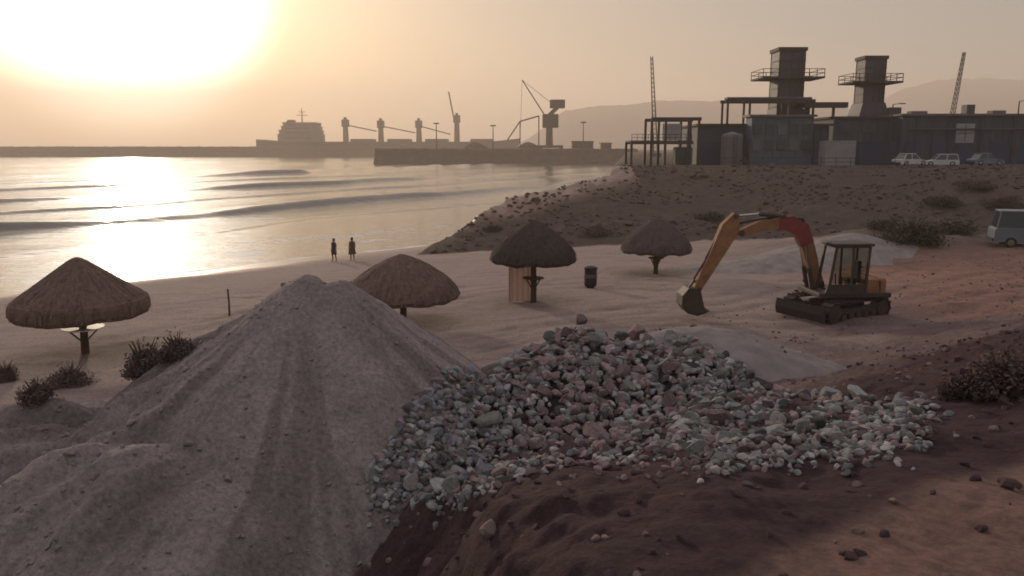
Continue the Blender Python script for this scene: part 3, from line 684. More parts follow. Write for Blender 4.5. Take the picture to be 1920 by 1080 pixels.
# gantry on the roof
gy = 118.0; gx = xpl(1440, gy)
ga = empty('roof_gantry', (gx, gy, zpl(236, 110) + .3), label='thin rusty pipe gantry standing on the roof around the taller stack', cat='gantry'); gb = ga.location.z
c = MB()
for dy in (0, 3):
    c.box((0, dy, zpl(189, gy) - gb), (xpl(1524, gy) - xpl(1358, gy), .35, .45))
    for px in (1361, 1402, 1475, 1520): c.box((xpl(px, gy) - gx, dy, (zpl(191, gy) - gb) / 2), (.28, .28, zpl(191, gy) - gb))
c.build('frame', M['rust'], ga)
c = MB()
for dy in (.8, 1.5, 2.2): c.tube([(xpl(1362, gy) - gx, dy, zpl(184, gy) - gb), (xpl(1520, gy) - gx, dy, zpl(184, gy) - gb)], .2, 8)
c.build('pipe', M['stack_steel'], ga)
gx2 = xpl(1555, gy); gb2 = gb
ga2 = empty('pipe_bridge', (gx2, gy + 4, gb2), label='low pipe bridge joining the two stacks above the roofs', cat='pipe bridge')
c = MB(); c.box((0, 0, zpl(197, gy + 4) - gb2), (xpl(1596, gy) - xpl(1500, gy), 1.2, .8))
for px in (1530, 1578): c.box((xpl(px, gy) - gx2, 0, (zpl(201, gy + 4) - gb2) / 2 - .3), (.35, .35, zpl(201, gy + 4) - gb2 + .6))
c.build('truss', M['rust'], ga2)

def stack(name, p0, p1, top, plat, pp0, pp1, flare, Y, label, m):
    cx = xpl((p0 + p1) / 2, Y); w = (xpl(p1, Y) - xpl(p0, Y)) / (1 + cx / Y); zt = zpl(top, Y) - GZ; o = empty(name, (cx, Y, GZ), label=label, cat='chimney stack', group='exhaust stacks of the plant')
    c = MB(); n = 8; hw = w / 2
    c.box((0, 0, zt / 2), (w, w, zt))
    for i in range(n + 1):
        z = zt * (.35 + .65 * i / n) - .12
        c.box((0, 0, z), (w + .22, w + .22, .16))
    for sxn in (-1, 1):
        for k in (-.5, 0, .5): c.box((k * w, sxn * (hw + .05), zt * .55), (.14, .12, zt * .88))
    c.build('shaft', m, o)
    c = MB(); c.box((0, 0, zt + .1), (w + .5, w + .5, .5)); c.build('cap', M['rust'], o)
    zp = zpl(plat, Y) - GZ; pw = xpl(pp1, Y) - xpl(pp0, Y); c = MB()
    c.box((0, 0, zp), (pw, w + 2.4, .26)); po = c.build('platform', M['rust'], o)
    c = MB()
    for x in np.linspace(-pw / 2 + .06, pw / 2 - .06, 9):
        for yy in (-1, 1): c.box((x, yy * (w / 2 + 1.1), zp + .65), (.09, .09, 1.2))
    for zz in (.65, 1.22):
        for yy in (-1, 1): c.box((0, yy * (w / 2 + 1.1), zp + zz), (pw, .08, .08))
        for xxn in (-1, 1): c.box((xxn * (pw / 2 - .05), 0, zp + zz), (.08, w + 2.2, .08))
    c.build('railing', M['rust'], po)
    fh, fw, ft = flare; z0 = zpl(fh, Y) - GZ; z1 = zpl(ft, Y) - GZ; c = MB()
    c.raw([(sx_ * ww / 2, sy_ * (w / 2 + .4 + (ww - w) * .2), z) for ww, z in ((fw, z0), (w + .3, z1)) for sx_, sy_ in ((-1, -1), (1, -1), (1, 1), (-1, 1))],
          [(0, 1, 5, 4), (1, 2, 6, 5), (2, 3, 7, 6), (3, 0, 4, 7), (4, 5, 6, 7), (3, 2, 1, 0)])
    c.box((0, 0, z0 / 2), (fw - .004, w + .8 + (fw - w) * .4 - .01, z0)); c.build('duct', M['stack_steel'], o)
    l = MB()
    for x in (-.25, .25): l.box((w * .3 + x, -hw - .35, zt * .5), (.07, .07, zt * .9))
    for z in np.arange(zt * .1, zt * .95, .45): l.box((w * .3, -hw - .35, z), (.5, .05, .05))
    l.build('ladder', M['rust'], o)
stack('exhaust_stack', 1437, 1499, 96, 148, 1412, 1524, (222, 4.2, 205), 124, 'taller square dark steel stack with a railed platform halfway up', M['stack_steel'])
stack('exhaust_stack', 1595, 1649, 111, 156, 1577, 1669, (215, 4.35, 194), 126, 'shorter square steel stack widening at its foot, right of the taller one', M['stack_steel'])
def mast(name, p0, y0, p1, y1, Y, label):
    b = np.array([xpl(p0, Y), Y, 0]); q = np.array([xpl(p1, Y), Y, zpl(y1, Y)]); zb = 6.5
    o = empty(name, (b[0], Y, zb), label=label, cat='mast'); c = MB(); d = Vector((q[0] - b[0], 0, q[2] - zb)); n = 22
    pts = lambda f_, i, j: Vector((0, 0, 0)) + d * f_ + Vector((i, j, 0)) * (.55 - .3 * f_)
    for i, j in ((-1, -1), (1, -1), (1, 1), (-1, 1)): c.bar(pts(0, i, j), pts(1, i, j), .14)
    for k in range(n):
        f0, f1 = k / n, (k + 1) / n
        for (i, j), (i2, j2) in (((-1, -1), (1, -1)), ((1, -1), (1, 1)), ((1, 1), (-1, 1)), ((-1, 1), (-1, -1))): c.bar(pts(f0, i, j), pts(f1, i2, j2), .08)
    c.build('lattice', M['crane_paint'], o); c = MB(); c.box((0, 0, .5), (2.4, 2.4, 1.6), bev=.1); c.build('footing', M['plant_roof'], o)
mast('lattice_mast', 1230, 225, 1217, 106, 210, 'thin leaning lattice mast rising behind the open steel frame')
mast('lattice_mast', 1772, 215, 1791, 98, 210, 'thin leaning lattice mast rising behind the long low building, against the grey hill')
# pale container and blue tanks
def container(px0, px1, ytop, Y, m, label):
    x0, x1 = xpl(px0, Y), xpl(px1, Y); zt = zpl(ytop, Y); h = zt - GZ; w = x1 - x0; o = empty('storage_container', ((x0 + x1) / 2, Y, GZ), label=label, cat='container')
    c = MB(); c.box((0, 1.2, h / 2), (w, 2.4, h))
    for i in range(int(w / .28)): c.box((-w / 2 + .2 + i * .28, -.02, h / 2), (.12, .06, h * .9))
    c.build('body', m, o)
    c = MB()
    for i in (-1, 1): c.box((i * (w / 2 - .05), -.03, h / 2), (.14, .1, h + .02))
    c.box((0, -.035, h - .06), (w, .1, .14)); c.box((0, -.035, .08), (w, .1, .14)); c.build('frame', m, o)
container(1549, 1604, 264, 104, M['plant_pale'], 'pale ribbed storage container in front of the dark plant block')
container(1612, 1680, 266, 107, M['plant_blue'], 'dark blue storage container beside the pale container')

# ------------------------------------------------------------------ cars
def make_car(name, L, Wd, H, m, loc, rz, label, van=False, group=None):
    o = empty(name, loc, rz, label=label, cat='car', group=group); hb = H * .55; hl = L / 2
    c = MB(); low = H * .16
    prof = [(-hl, low), (-hl * .99, hb * .9), (-hl * .9, hb), (hl * .45, hb), (hl * .92, hb * .80), (hl, hb * .6), (hl * .99, low)]
    n = len(prof); v = []
    for yy, sc, dz in ((-Wd / 2, .985, -.02), (-Wd / 2 + .09, 1, 0), (Wd / 2 - .09, 1, 0), (Wd / 2, .985, -.02)):
        v += [(x * sc, yy, z + (dz if z > low else 0)) for x, z in prof]
    f = [tuple(range(n)), tuple(range(4 * n - 1, 3 * n - 1, -1))] + [(k * n + i, (k + 1) * n + i, (k + 1) * n + (i + 1) % n, k * n + (i + 1) % n) for k in range(3) for i in range(n)]
    c.raw(v, f); bo = c.build('body', m, o)
    c = MB(); rf = (-hl * .93 if van else -hl * .75); gl = [(rf, hb + .003), (rf + .12 * L * (0.3 if van else 1), H - .06), (hl * .1, H - .06), (hl * .42, hb + .003)]
    v = [(x, s_ * (Wd / 2 - .08 - (.16 if z > hb + .1 else 0)), z) for s_ in (-1, 1) for x, z in gl]
    c.raw(v, [(0, 1, 2, 3), (7, 6, 5, 4), (0, 4, 5, 1), (1, 5, 6, 2), (2, 6, 7, 3), (3, 7, 4, 0)]); c.build('window_glass', M['glass_dark'], o)
    c = MB(); x0 = gl[1][0]; x1 = gl[2][0]; c.box(((x0 + x1) / 2, 0, H - .03), (x1 - x0 + .14, Wd - .42, .09), bev=.03); c.build('roof', m, o)
    c = MB()
    for s_ in (-1, 1):
        yy0, yy1 = s_ * (Wd / 2 - .065), s_ * (Wd / 2 - .225)
        for xa, xb in ((gl[0][0], gl[1][0]), ((gl[0][0] + gl[3][0]) / 2, (gl[1][0] + gl[2][0]) / 2 + .1), (gl[3][0], gl[2][0])): MB().bar((xa, yy0, hb), (xb, yy1, H - .05), .07).build('pillar', m, o)
    for x in (-hl * .6, hl * .62):
        for s_ in (-1, 1):
            r = .33; ty = MB().lathe([(r * .6, -.1), (r, -.09), (r, .09), (r * .6, .1)], 20)
            ty.v = [(p[0], p[2], p[1]) for p in ty.v]; w = ty.build('wheel', M['rubber'], o); w.location = (x, s_ * (Wd / 2 - .07), r)
            rm = MB().lathe([(.02, -.11), (r * .58, -.10), (r * .58, .10), (.02, .11)], 14); rm.v = [(p[0], p[2], p[1]) for p in rm.v]; rm.build('rim', M['chrome'], w)
    for s_ in (-1, 1): MB().box((hl * .965, s_ * (Wd / 2 - .3), hb * .68), (.08, .34, .16), bev=.02).build('headlight', M['white'], o)
    for q_ in (hl, -hl): MB().box((q_, 0, low + .12), (.12, Wd - .1, .2), bev=.03).build('bumper', M['rubber'], o)
    return o
CG = 'cars parked in front of the plant'
for px, m_, lab, rz, van in ((1708, 'car_white', 'pale car parked left of the others before the long low building', .25, False), (1765, 'car_white', 'pale car parked right of the other pale car before the long low building', 2.9, True), (1850, 'car_blue', 'blue grey car parked farthest right before the long low building', .1, False)):
    y_ = 102.5; x_ = xpl(px, y_)
    make_car('parked_car', 4.1, 1.75, 1.55, M[m_], (x_, y_, gz(x_, y_)), rz, lab, van, CG)

# ------------------------------------------------------------------ palapas
def palapa(px, py, top, eave, r_px, m, label, round_=False, table=None, seed=0):
    P = hit([px], [py], ground_h)[0]; d = P[1]; k = (d * math.cos(PITCH) + (CAMZ - P[2]) * math.sin(PITCH)) / F
    o = empty('palm_thatch_umbrella', (P[0], P[1], P[2] - .05), 0, label=label, cat='beach umbrella', group='thatched umbrellas on the beach')
    rs = np.random.default_rng(seed)
    H = (py - top) * k * 1.01; e = (py - eave) * k; r = r_px * k
    c = MB(); c.tube([(0, 0, -.3), (.02, 0, e * .5), (-.02, .01, e), (0, 0, H - .25)], [.15, .135, .125, .10], 10); c.build('pole', M['pole'], o)
    drop = (H - e)
    if round_: prof = [(.03, H), (r * .22, H - drop * .10), (r * .5, H - drop * .30), (r * .78, H - drop * .58), (r * .95, H - drop * .82), (r, e)]
    else: prof = [(.03, H), (r * .10, H - drop * .05), (r * .5, H - drop * .40), (r * .84, H - drop * .69), (r * .965, H - drop * .80), (r * .975, e)]
    pr = np.array(prof); L = np.concatenate([[0], np.cumsum(np.hypot(*np.diff(pr, axis=0).T))]); L /= L[-1]
    tt = np.linspace(0, 1, 22); rr = np.interp(tt, L, pr[:, 0]); zz = np.interp(tt, L, pr[:, 1])
    n = 72; v = []
    for sgn in (0, 1):
        for i in range(22):
            for a in range(n):
                ph = 2 * math.pi * a / n; nzv = float(fbm(np.array([math.cos(ph) * 3 + i * .25]), np.array([math.sin(ph) * 3 + seed]), seed, 3)[0])
                q = rr[i] * (1 + .035 * nzv) - sgn * .10 * min(1, i / 3); z = zz[i] - sgn * .16
                if i == 21: z += .12 * nzv
                v.append((max(q, .01) * math.cos(ph), max(q, .01) * math.sin(ph), z))
    f = []
    for sgn in (0, 1):
        b = sgn * 22 * n
        for i in range(21):
            for a in range(n):
                q = (b + i * n + a, b + i * n + (a + 1) % n, b + (i + 1) * n + (a + 1) % n, b + (i + 1) * n + a); f.append(q if sgn else q[::-1])
    for a in range(n): f.append((21 * n + a, 21 * n + (a + 1) % n, 43 * n + (a + 1) % n, 43 * n + a))
    # palm fronds lying over the cone, ragged at the eave
    for _ in range(1500):
        t0 = rs.uniform(.02, .92); t1 = min(1.05, t0 + rs.uniform(.08, .2)); ph = rs.uniform(0, 2 * math.pi); w = rs.uniform(.03, .07)
        q0 = np.interp(t0, tt, rr) + .02; q1 = np.interp(min(t1, 1), tt, rr) + rs.uniform(.02, .05); z0 = np.interp(t0, tt, zz) + .02; z1 = np.interp(min(t1, 1), tt, zz) - max(0, t1 - 1) * 1.6 - rs.uniform(0, .04)
        dp0 = w / max(q0, .15); dp1 = w * .35 / max(q1, .15); sk = rs.uniform(-.05, .05)
        b = len(v); v += [(q0 * math.cos(ph - dp0), q0 * math.sin(ph - dp0), z0), (q0 * math.cos(ph + dp0), q0 * math.sin(ph + dp0), z0), (q1 * math.cos(ph + sk + dp1), q1 * math.sin(ph + sk + dp1), z1), (q1 * math.cos(ph + sk - dp1), q1 * math.sin(ph + sk - dp1), z1)]
        f.append((b, b + 1, b + 2, b + 3))
    mesh_obj('thatch_canopy', v, f, m, o)
    c = MB()
    for i in range(8):
        a = i * math.pi / 4 + .2; c.tube([(.1 * math.cos(a), .1 * math.sin(a), H - .38), (r * .93 * math.cos(a), r * .93 * math.sin(a), e + drop * .12)], .035, 6)
    c.build('rafter', M['pole'], o)
    if table:
        rt, ht, mm = table; c = MB(); c.lathe([(.14, ht - .05), (rt, ht - .045), (rt + .01, ht), (.14, ht)], 32, close=False); c.build('table_top', M[mm], o)
        c = MB()
        for i in range(4):
            a = i * math.pi / 2 + .4; c.bar((.1 * math.cos(a), .1 * math.sin(a), ht - .5), (rt * .75 * math.cos(a), rt * .75 * math.sin(a), ht - .05), .05)
        c.build('table_brace', M['pole'], o)
    return o, P, k
palapa(160, 662, 480, 578, 121, M['thatch'], 'wide brown thatched umbrella nearest the left edge, white round table on its pole', False, (.70, 1.02, 'white'), 1)
palapa(756, 606, 475, 548, 107, M['thatch'], 'low domed brown thatched umbrella rising just behind the sand mound', True, None, 2)
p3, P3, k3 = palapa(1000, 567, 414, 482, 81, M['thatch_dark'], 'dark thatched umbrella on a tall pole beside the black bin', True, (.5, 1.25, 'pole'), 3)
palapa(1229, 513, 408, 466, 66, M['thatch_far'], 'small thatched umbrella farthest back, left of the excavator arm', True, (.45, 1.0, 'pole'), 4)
# tan reed screen below the dark umbrella
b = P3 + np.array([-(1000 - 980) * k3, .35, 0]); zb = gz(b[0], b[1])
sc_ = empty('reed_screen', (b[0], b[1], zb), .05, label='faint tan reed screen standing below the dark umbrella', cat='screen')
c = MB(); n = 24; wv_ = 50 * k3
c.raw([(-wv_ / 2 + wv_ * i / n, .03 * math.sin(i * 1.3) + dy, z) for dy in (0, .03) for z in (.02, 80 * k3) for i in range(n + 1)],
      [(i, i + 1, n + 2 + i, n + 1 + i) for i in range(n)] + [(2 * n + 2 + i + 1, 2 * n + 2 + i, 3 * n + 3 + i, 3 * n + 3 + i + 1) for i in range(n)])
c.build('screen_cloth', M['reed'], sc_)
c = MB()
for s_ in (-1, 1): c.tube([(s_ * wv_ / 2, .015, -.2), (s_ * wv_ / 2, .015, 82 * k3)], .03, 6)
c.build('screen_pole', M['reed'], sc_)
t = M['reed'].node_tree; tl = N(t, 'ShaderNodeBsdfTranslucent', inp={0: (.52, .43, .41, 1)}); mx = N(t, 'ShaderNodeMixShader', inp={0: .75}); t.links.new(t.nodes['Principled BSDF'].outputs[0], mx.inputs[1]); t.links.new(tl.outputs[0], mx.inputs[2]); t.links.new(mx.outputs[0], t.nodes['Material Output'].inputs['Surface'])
# black bin
P = hit([1107], [540])[0]
bn = empty('litter_bin', (P[0], P[1], P[2] - .03), 0, label='black drum litter bin with a paler middle band on the sand', cat='litter bin')
c = MB(); c.lathe([(.2, -.02), (.2, .12), (.30, .14), (.33, .22), (.33, .5), (.345, .53), (.33, .56), (.33, 1.02), (.345, 1.05), (.32, 1.08), (.30, 1.06), (.29, .3)], 28); c.build('drum', M['bin'], bn, True)
MB().lathe([(.336, .58), (.352, .6), (.352, .76), (.336, .78)], 28, close=False).build('band', M['band'], bn)
MB().lathe([(.36, 1.081), (.36, 1.13), (.2, 1.2), (.02, 1.22)], 28).build('lid', M['bin'], bn)
# thin wooden post by the water
P = hit([430], [592])[0]
c = MB().tube([(0, 0, -.3), (.02, 0, .55), (0, .01, 1.15)], [.05, .045, .04], 8); c.lathe([(.042, 1.151), (.06, 1.17), (.03, 1.22)], 8)
po = c.build('wooden_post', M['pole']); po.location = P; tag(po, 'thin short wooden post on the sand left of the sand mound peak', 'post')

# ------------------------------------------------------------------ people at the water's edge
def person(px, py, h_px, rz, label, dress, pose):
    P = hit([px], [py])[0]; o_h = 1.72; k = o_h / 1.72
    V = {}; 
    def J(n, x, y, z, r): V[n] = (Vector((x, y, z)), r)
    st = pose
    J('pel', 0, 0, .95, .135); J('waist', 0, .01, 1.08, .115); J('chest', 0, .0, 1.28, .15); J('collar', 0, -.01, 1.42, .095); J('neck', 0, .005, 1.49, .055); J('skull', 0, .02, 1.58, .082); J('crown', 0, .005, 1.66, .078)
    J('nose', 0, .105, 1.575, .014); J('jaw', 0, .06, 1.525, .05)
    for s_, nme in ((-1, 'l'), (1, 'r')):
        f0 = st * s_
        J('hip' + nme, s_ * .09, 0, .90, .10); J('knee' + nme, s_ * .10, .02 + f0 * .10, .50, .06); J('calf' + nme, s_ * .10, f0 * .11 - .02, .36, .058); J('ank' + nme, s_ * .10, f0 * .17 - .02, .085, .04); J('toe' + nme, s_ * .12, f0 * .17 + .15, .03, .034)
        J('sh' + nme, s_ * .18, 0, 1.40, .062); J('elb' + nme, s_ * .24, -.02 - f0 * .06, 1.12, .043); J('wri' + nme, s_ * .25, .06 - f0 * .12, .89, .028); J('palm' + nme, s_ * .25, .075 - f0 * .12, .82, .034)
        for q, (dx, dy, dz) in enumerate(((-.02, .035, -.075), (-.007, .02, -.09), (.0, .0, -.095), (.004, -.018, -.085))):
            b = V['palm' + nme][0]; J('kn%d' % q + nme, b.x + s_ * dx * .4, b.y + dy * 1.1, b.z + dz * .55, .0095); J('ti%d' % q + nme, b.x - s_ * .015, b.y + dy * 1.15 + .01, b.z + dz * 1.05, .0075)
        b = V['palm' + nme][0]; J('th' + nme, b.x - s_ * .015, b.y + .055, b.z - .01, .011); J('thT' + nme, b.x - s_ * .018, b.y + .075, b.z - .05, .009)
    E = [('pel', 'waist'), ('waist', 'chest'), ('chest', 'collar'), ('collar', 'neck'), ('neck', 'skull'), ('skull', 'crown'), ('skull', 'nose'), ('skull', 'jaw')]
    for n in 'lr':
        E += [('pel', 'hip' + n), ('hip' + n, 'knee' + n), ('knee' + n, 'calf' + n), ('calf' + n, 'ank' + n), ('ank' + n, 'toe' + n), ('collar', 'sh' + n), ('sh' + n, 'elb' + n), ('elb' + n, 'wri' + n), ('wri' + n, 'palm' + n), ('palm' + n, 'th' + n), ('th' + n, 'thT' + n)]
        for q in range(4): E += [('palm' + n, 'kn%d' % q + n), ('kn%d' % q + n, 'ti%d' % q + n)]
    names = list(V); ix = {n: i for i, n in enumerate(names)}
    me = bpy.data.meshes.new('person'); me.from_pydata([V[n][0] for n in names], [(ix[a], ix[b]) for a, b in E], []); me.materials.append(M['skin'])
    o = bpy.data.objects.new('person', me); COL.objects.link(o)
    md = o.modifiers.new('skin', 'SKIN'); me.skin_vertices.new() if not me.skin_vertices else None
    for i, n in enumerate(names): me.skin_vertices[0].data[i].radius = (V[n][1], V[n][1])
    me.skin_vertices[0].data[ix['pel']].use_root = True
    o.modifiers.new('sub', 'SUBSURF').levels = 2; o.modifiers['sub'].render_levels = 2
    dg = bpy.context.evaluated_depsgraph_get(); m2 = bpy.data.meshes.new_from_object(o.evaluated_get(dg)); o.modifiers.clear(); o.data = m2
    if not m2.materials: m2.materials.append(M['skin'])
    m2.polygons.foreach_set('use_smooth', [True] * len(m2.polygons))
    o.location = P; o.rotation_euler = (0, 0, rz); tag(o, label, 'person')
    c = MB(); c.lathe([(.01, 1.765), (.05, 1.755), (.088, 1.71), (.098, 1.65), (.097, 1.59), (.075, 1.54)], 20, (0, -.008, 0), close=False); c.build('hair', M['hair'], o, True)
    if dress:
        c = MB(); c.lathe([(.31, .50), (.30, .52), (.25, .72), (.20, .93), (.165, 1.08), (.19, 1.25), (.2, 1.38), (.12, 1.455)], 28, wob=lambda a, i: .05 * math.sin(a * 7 + i) if i < 4 else 0, close=False)
        c.v = [(x, y * .72, z) for x, y, z in c.v]; c.build('dress', M['cloth_brown'], o, True)
    else:
        c = MB(); c.lathe([(.175, .93), (.175, 1.05), (.18, 1.2), (.20, 1.34), (.19, 1.41), (.10, 1.465)], 24, close=False)
        c.v = [(x * 1.02, y * .82, z) for x, y, z in c.v]; c.build('shirt', M['cloth_dark'], o, True)
        c = MB(); c.lathe([(.185, .80), (.185, .94), (.17, 1.0)], 24, close=False); c.v = [(x, y * .85, z) for x, y, z in c.v]
        for s_ in (-1, 1): c.tube([(s_ * .095, st * s_ * .02, .84), (s_ * .105, st * s_ * .09 + .01, .54)], [.105, .095], 14, cap=False)
        c.build('shorts', M['cloth_dark'], o, True)
    return o
person(627, 491, 40, 2.6, 'person in dark shirt and shorts standing at the water edge, left of the other', False, .5)
person(661, 489, 40, .6, 'person in a brown knee length dress standing at the water edge, right of the other', True, -.35)

# ------------------------------------------------------------------ excavator
E0 = hit([1566], [592])[0]
ex = empty('excavator', (E0[0], E0[1], E0[2] + .02), math.pi + .06, label='dirty yellow tracked excavator with red boom elbow digging towards the beach', cat='excavator')
def track(yy):
    t = MB(); Lh = 1.75; r = .40; n = 64; prof_o = []; 
    per = 4 * Lh - 4 * r + 0
    def pt(s, rr):
        ln = 2 * (Lh - r); q = s * (2 * ln + 2 * math.pi * r)
        if q < ln: return (-ln / 2 + q, 2 * r + (rr - r))
        q -= ln
        if q < math.pi * r: a = q / r; return (ln / 2 + rr * math.sin(a), r + rr * math.cos(a))
        q -= math.pi * r
        if q < ln: return (ln / 2 - q, r - rr)
        q -= ln; a = q / r; return (-ln / 2 - rr * math.sin(a), r - rr * math.cos(a))
    po_ = [pt(i / n, r) for i in range(n)]; pi_ = [pt(i / n, r - .06) for i in range(n)]
    v = [(x, y, z) for y in (-.24, .24) for x, z in po_] + [(x, y, z) for y in (-.24, .24) for x, z in pi_]
    f = []
    for i in range(n):
        j = (i + 1) % n; f += [(i, j, n + j, n + i), (2 * n + j, 2 * n + i, 3 * n + i, 3 * n + j), (j, i, 2 * n + i, 2 * n + j), (n + i, n + j, 3 * n + j, 3 * n + i)]
    t.raw(v, f)
    for i in range(0, n, 2):
        x, z = pt((i + .5) / n, r + .02); x2, z2 = pt((i + .6) / n, r + .02); d = Vector((x2 - x, 0, z2 - z)).normalized()
        t.box((x, 0, z), (.05, .5, .07), Matrix((d, (0, 1, 0), d.cross(Vector((0, 1, 0))))).transposed())
    o = t.build('track', M['track'], ux)
    w = MB(); ln = 2 * (Lh - r)
    for x in (-ln / 2, ln / 2):
        q = MB().lathe([(.02, -.2), (r - .08, -.2), (r - .07, .2), (.02, .22)], 18); w.raw([(p[0] + x, p[2], p[1] + r) for p in q.v], q.f)
    for x in np.linspace(-ln / 2 + .5, ln / 2 - .5, 5):
        q = MB().lathe([(.02, -.2), (.15, -.2), (.15, .2), (.02, .21)], 12); w.raw([(p[0] + x, p[2], p[1] + .2) for p in q.v], q.f)
    w.box((0, 0, r + .02), (ln - .3, .34, .2)); w.build('roller', M['steel_dark'], o)
    o.location = (0, yy, 0)
    return o
ux = empty('undercarriage', (0, 0, 0), R(24)); ux.parent = ex
for yy in (-.95, .95): track(yy)
c = MB(); c.box((0, 0, .48), (1.5, 1.5, .34), bev=.05); c.lathe([(.6, .64), (.62, .66), (.62, .86), (.6, .88)], 28); c.build('turntable', M['steel_dark'], ux)
c = MB(); c.prism([(1.95, .12), (2.05, .1), (2.12, .4), (2.05, .72), (1.97, .7)], -1.2, 1.2)
for yy in (-.5, .5): c.bar((.6, yy, .4), (2.0, yy, .4), .14)
c.build('dozer_blade', M['track'], ux)
c = MB(); c.box((-.25, 0, 1.0), (2.9, 2.1, .2), bev=.04); c.build('deck', M['steel_dark'], ex)
c = MB(); c.prism([(-1.25, 1.102), (-.55, 1.102), (-.55, 1.62), (-1.15, 1.62)], -1.0, 1.0); c.build('engine_hood', M['yellow'], ex)
c = MB()
n = 14; v = []
for z, e_ in ((.92, 0), (1.0, .06), (1.55, .06), (1.66, 0)):
    for i in range(n + 1):
        a = -math.pi / 2 + math.pi * i / n; v.append((-1.26 - (.34 + e_) * math.cos(a) ** .6 if 0 < i < n else -1.26, (1.02 + e_ * .5) * math.sin(a), z))
m_ = n + 1; c.raw(v, [(k * m_ + i, k * m_ + i + 1, (k + 1) * m_ + i + 1, (k + 1) * m_ + i) for k in range(3) for i in range(n)] + [tuple(range(n, -1, -1)), tuple(3 * m_ + i for i in range(m_))] + [(m_ * k, m_ * (k + 1), m_ * (k + 1) + n, m_ * k + n) for k in range(3)])
c.build('counterweight', M['yellow'], ex)
# cab: frame, glass, seat
cy0, cy1 = .05, 1.05; corners = [(.86, 1.1), (-.62, 1.1), (-.70, 2.92), (.62, 2.92)]
c = MB()
for yy in (cy0, cy1):
    for i in range(4): a, b = corners[i], corners[(i + 1) % 4]; c.bar((a[0], yy, a[1]), (b[0], yy, b[1]), .085)
    c.bar((-.05, yy, 1.1), (-.05, yy, 2.92), .075)
    c.bar((.78, yy, 1.75), (.95, yy, 1.1), .06)
for x, z in corners: c.bar((x, cy0, z), (x, cy1, z), .08)
cab = c.build('cab', M['steel_dark'], ex)
c = MB(); c.box((-.04, .55, 2.99), (1.62, 1.16, .12), bev=.04); c.build('roof', M['steel_dark'], cab)
c = MB(); c.prism([(.84, 1.13), (-.60, 1.13), (-.60, 1.75), (.79, 1.75)], cy1 - .01, cy1 + .02); c.v = [(x, y, min(z, 1.45)) for x, y, z in c.v]; c.build('door_panel', M['steel_dark'], cab)
c = MB(); c.prism([(.81, 1.48), (-.02, 1.48), (-.02, 2.87), (.62, 2.87)], cy1 - .005, cy1 + .005); c.prism([(-.08, 1.48), (-.61, 1.48), (-.66, 2.87), (-.08, 2.87)], cy1 - .005, cy1 + .005); c.build('window', M['glass'], cab)
c = MB(); c.box((-.25, .55, 1.55), (.5, .5, .14), bev=.04); c.box((-.48, .55, 1.95), (.14, .48, .75), bev=.04); c.box((-.25, .55, 1.3), (.3, .3, .4)); c.build('seat', M['rubber'], cab)
c = MB()
for yy in (.3, .8): c.tube([(.2, yy, 1.12), (.26, yy, 1.75)], .025, 6)
c.build('control_lever', M['rubber'], cab)
# boom, stick, bucket
c = MB(); c.limb([(.62, 1.12), (1.05, 2.15), (1.32, 3.0), (1.58, 3.46), (2.05, 3.72), (2.45, 3.74), (3.25, 3.62), (4.05, 3.32)], [.34, .46, .5, .58, .52, .46, .40, .28], -.42, -.10); c.build('boom', M['yellow'], ex)
c = MB(); c.limb([(1.29, 2.88), (1.55, 3.48), (2.05, 3.74), (2.5, 3.74)], [.54, .64, .58, .50], -.44, -.08); c.build('boom_elbow', M['red'], ex)
c = MB(); c.prism([(.5, .95), (.95, .95), (.8, 1.35), (.55, 1.4)], -.5, -.02); c.build('boom_mount', M['steel_dark'], ex)
c = MB()
for yy in (-.52, 0.0): c.tube([(1.02, yy, 1.08), (1.22, yy, 1.95)], .085, 10)
c.build('boom_cylinder', M['steel_dark'], ex)
c = MB()
for yy in (-.52, 0.0): c.tube([(1.22, yy, 1.95), (1.42, yy, 2.85)], .05, 8)
c.build('cylinder_rod', M['chrome'], ex)
c = MB(); c.tube([(2.35, -.26, 4.02), (3.3, -.26, 4.1)], .09, 10); c.bar((2.35, -.26, 4.02), (2.25, -.26, 3.75), .14); c.build('stick_cylinder', M['steel_dark'], ex)
MB().tube([(3.3, -.26, 4.1), (4.28, -.26, 4.02)], .05, 8).build('cylinder_rod', M['chrome'], ex)
c = MB(); c.limb([(4.22, 4.12), (4.45, 3.55), (5.1, 2.25), (5.72, 1.05)], [.22, .74, .50, .30], -.43, -.09); c.build('stick', M['yellow'], ex)
c = MB(); c.tube([(4.85, -.26, 3.3), (5.35, -.26, 2.3)], .075, 10); c.build('bucket_cylinder', M['steel_dark'], ex)
c = MB(); c.tube([(5.35, -.26, 2.3), (5.82, -.26, 1.5)], .045, 8); c.bar((5.82, -.36, 1.5), (5.62, -.36, 1.2), .08); c.bar((5.82, -.16, 1.5), (6.05, -.16, 1.15), .08); c.build('bucket_link', M['steel_dark'], ex)
c = MB()
for o_ in (-.20, -.32):
    c.tube([(.6, o_, 1.45), (.85, o_, 2.4), (1.1, o_, 3.2), (1.5, o_, 3.88), (2.3, o_, 4.02), (3.4, o_, 3.86), (4.0, o_, 3.75), (4.7, o_ - .14, 3.35)], .028, 6)
    c.tube([(1.2, o_ - .2, 1.3), (1.12, o_ - .22, 1.7), (1.22, o_ - .22, 2.1)], .025, 6); c.bar((1.22, o_ - .22, 2.1), (1.15, o_, 2.9), .04)
c.build('hydraulic_hose', M['rubber'], ex)
c = MB()
for x_, z_, q_ in ((.62, 1.15, .10), (1.42, 2.85, .09), (4.02, 3.36, .12), (5.66, 1.12, .09), (2.35, 4.02, .08), (4.28, 4.02, .08)): MB().tube([(x_, -.5, z_), (x_, -.02, z_)], q_, 12).build('pivot_pin', M['steel_dark'], ex)
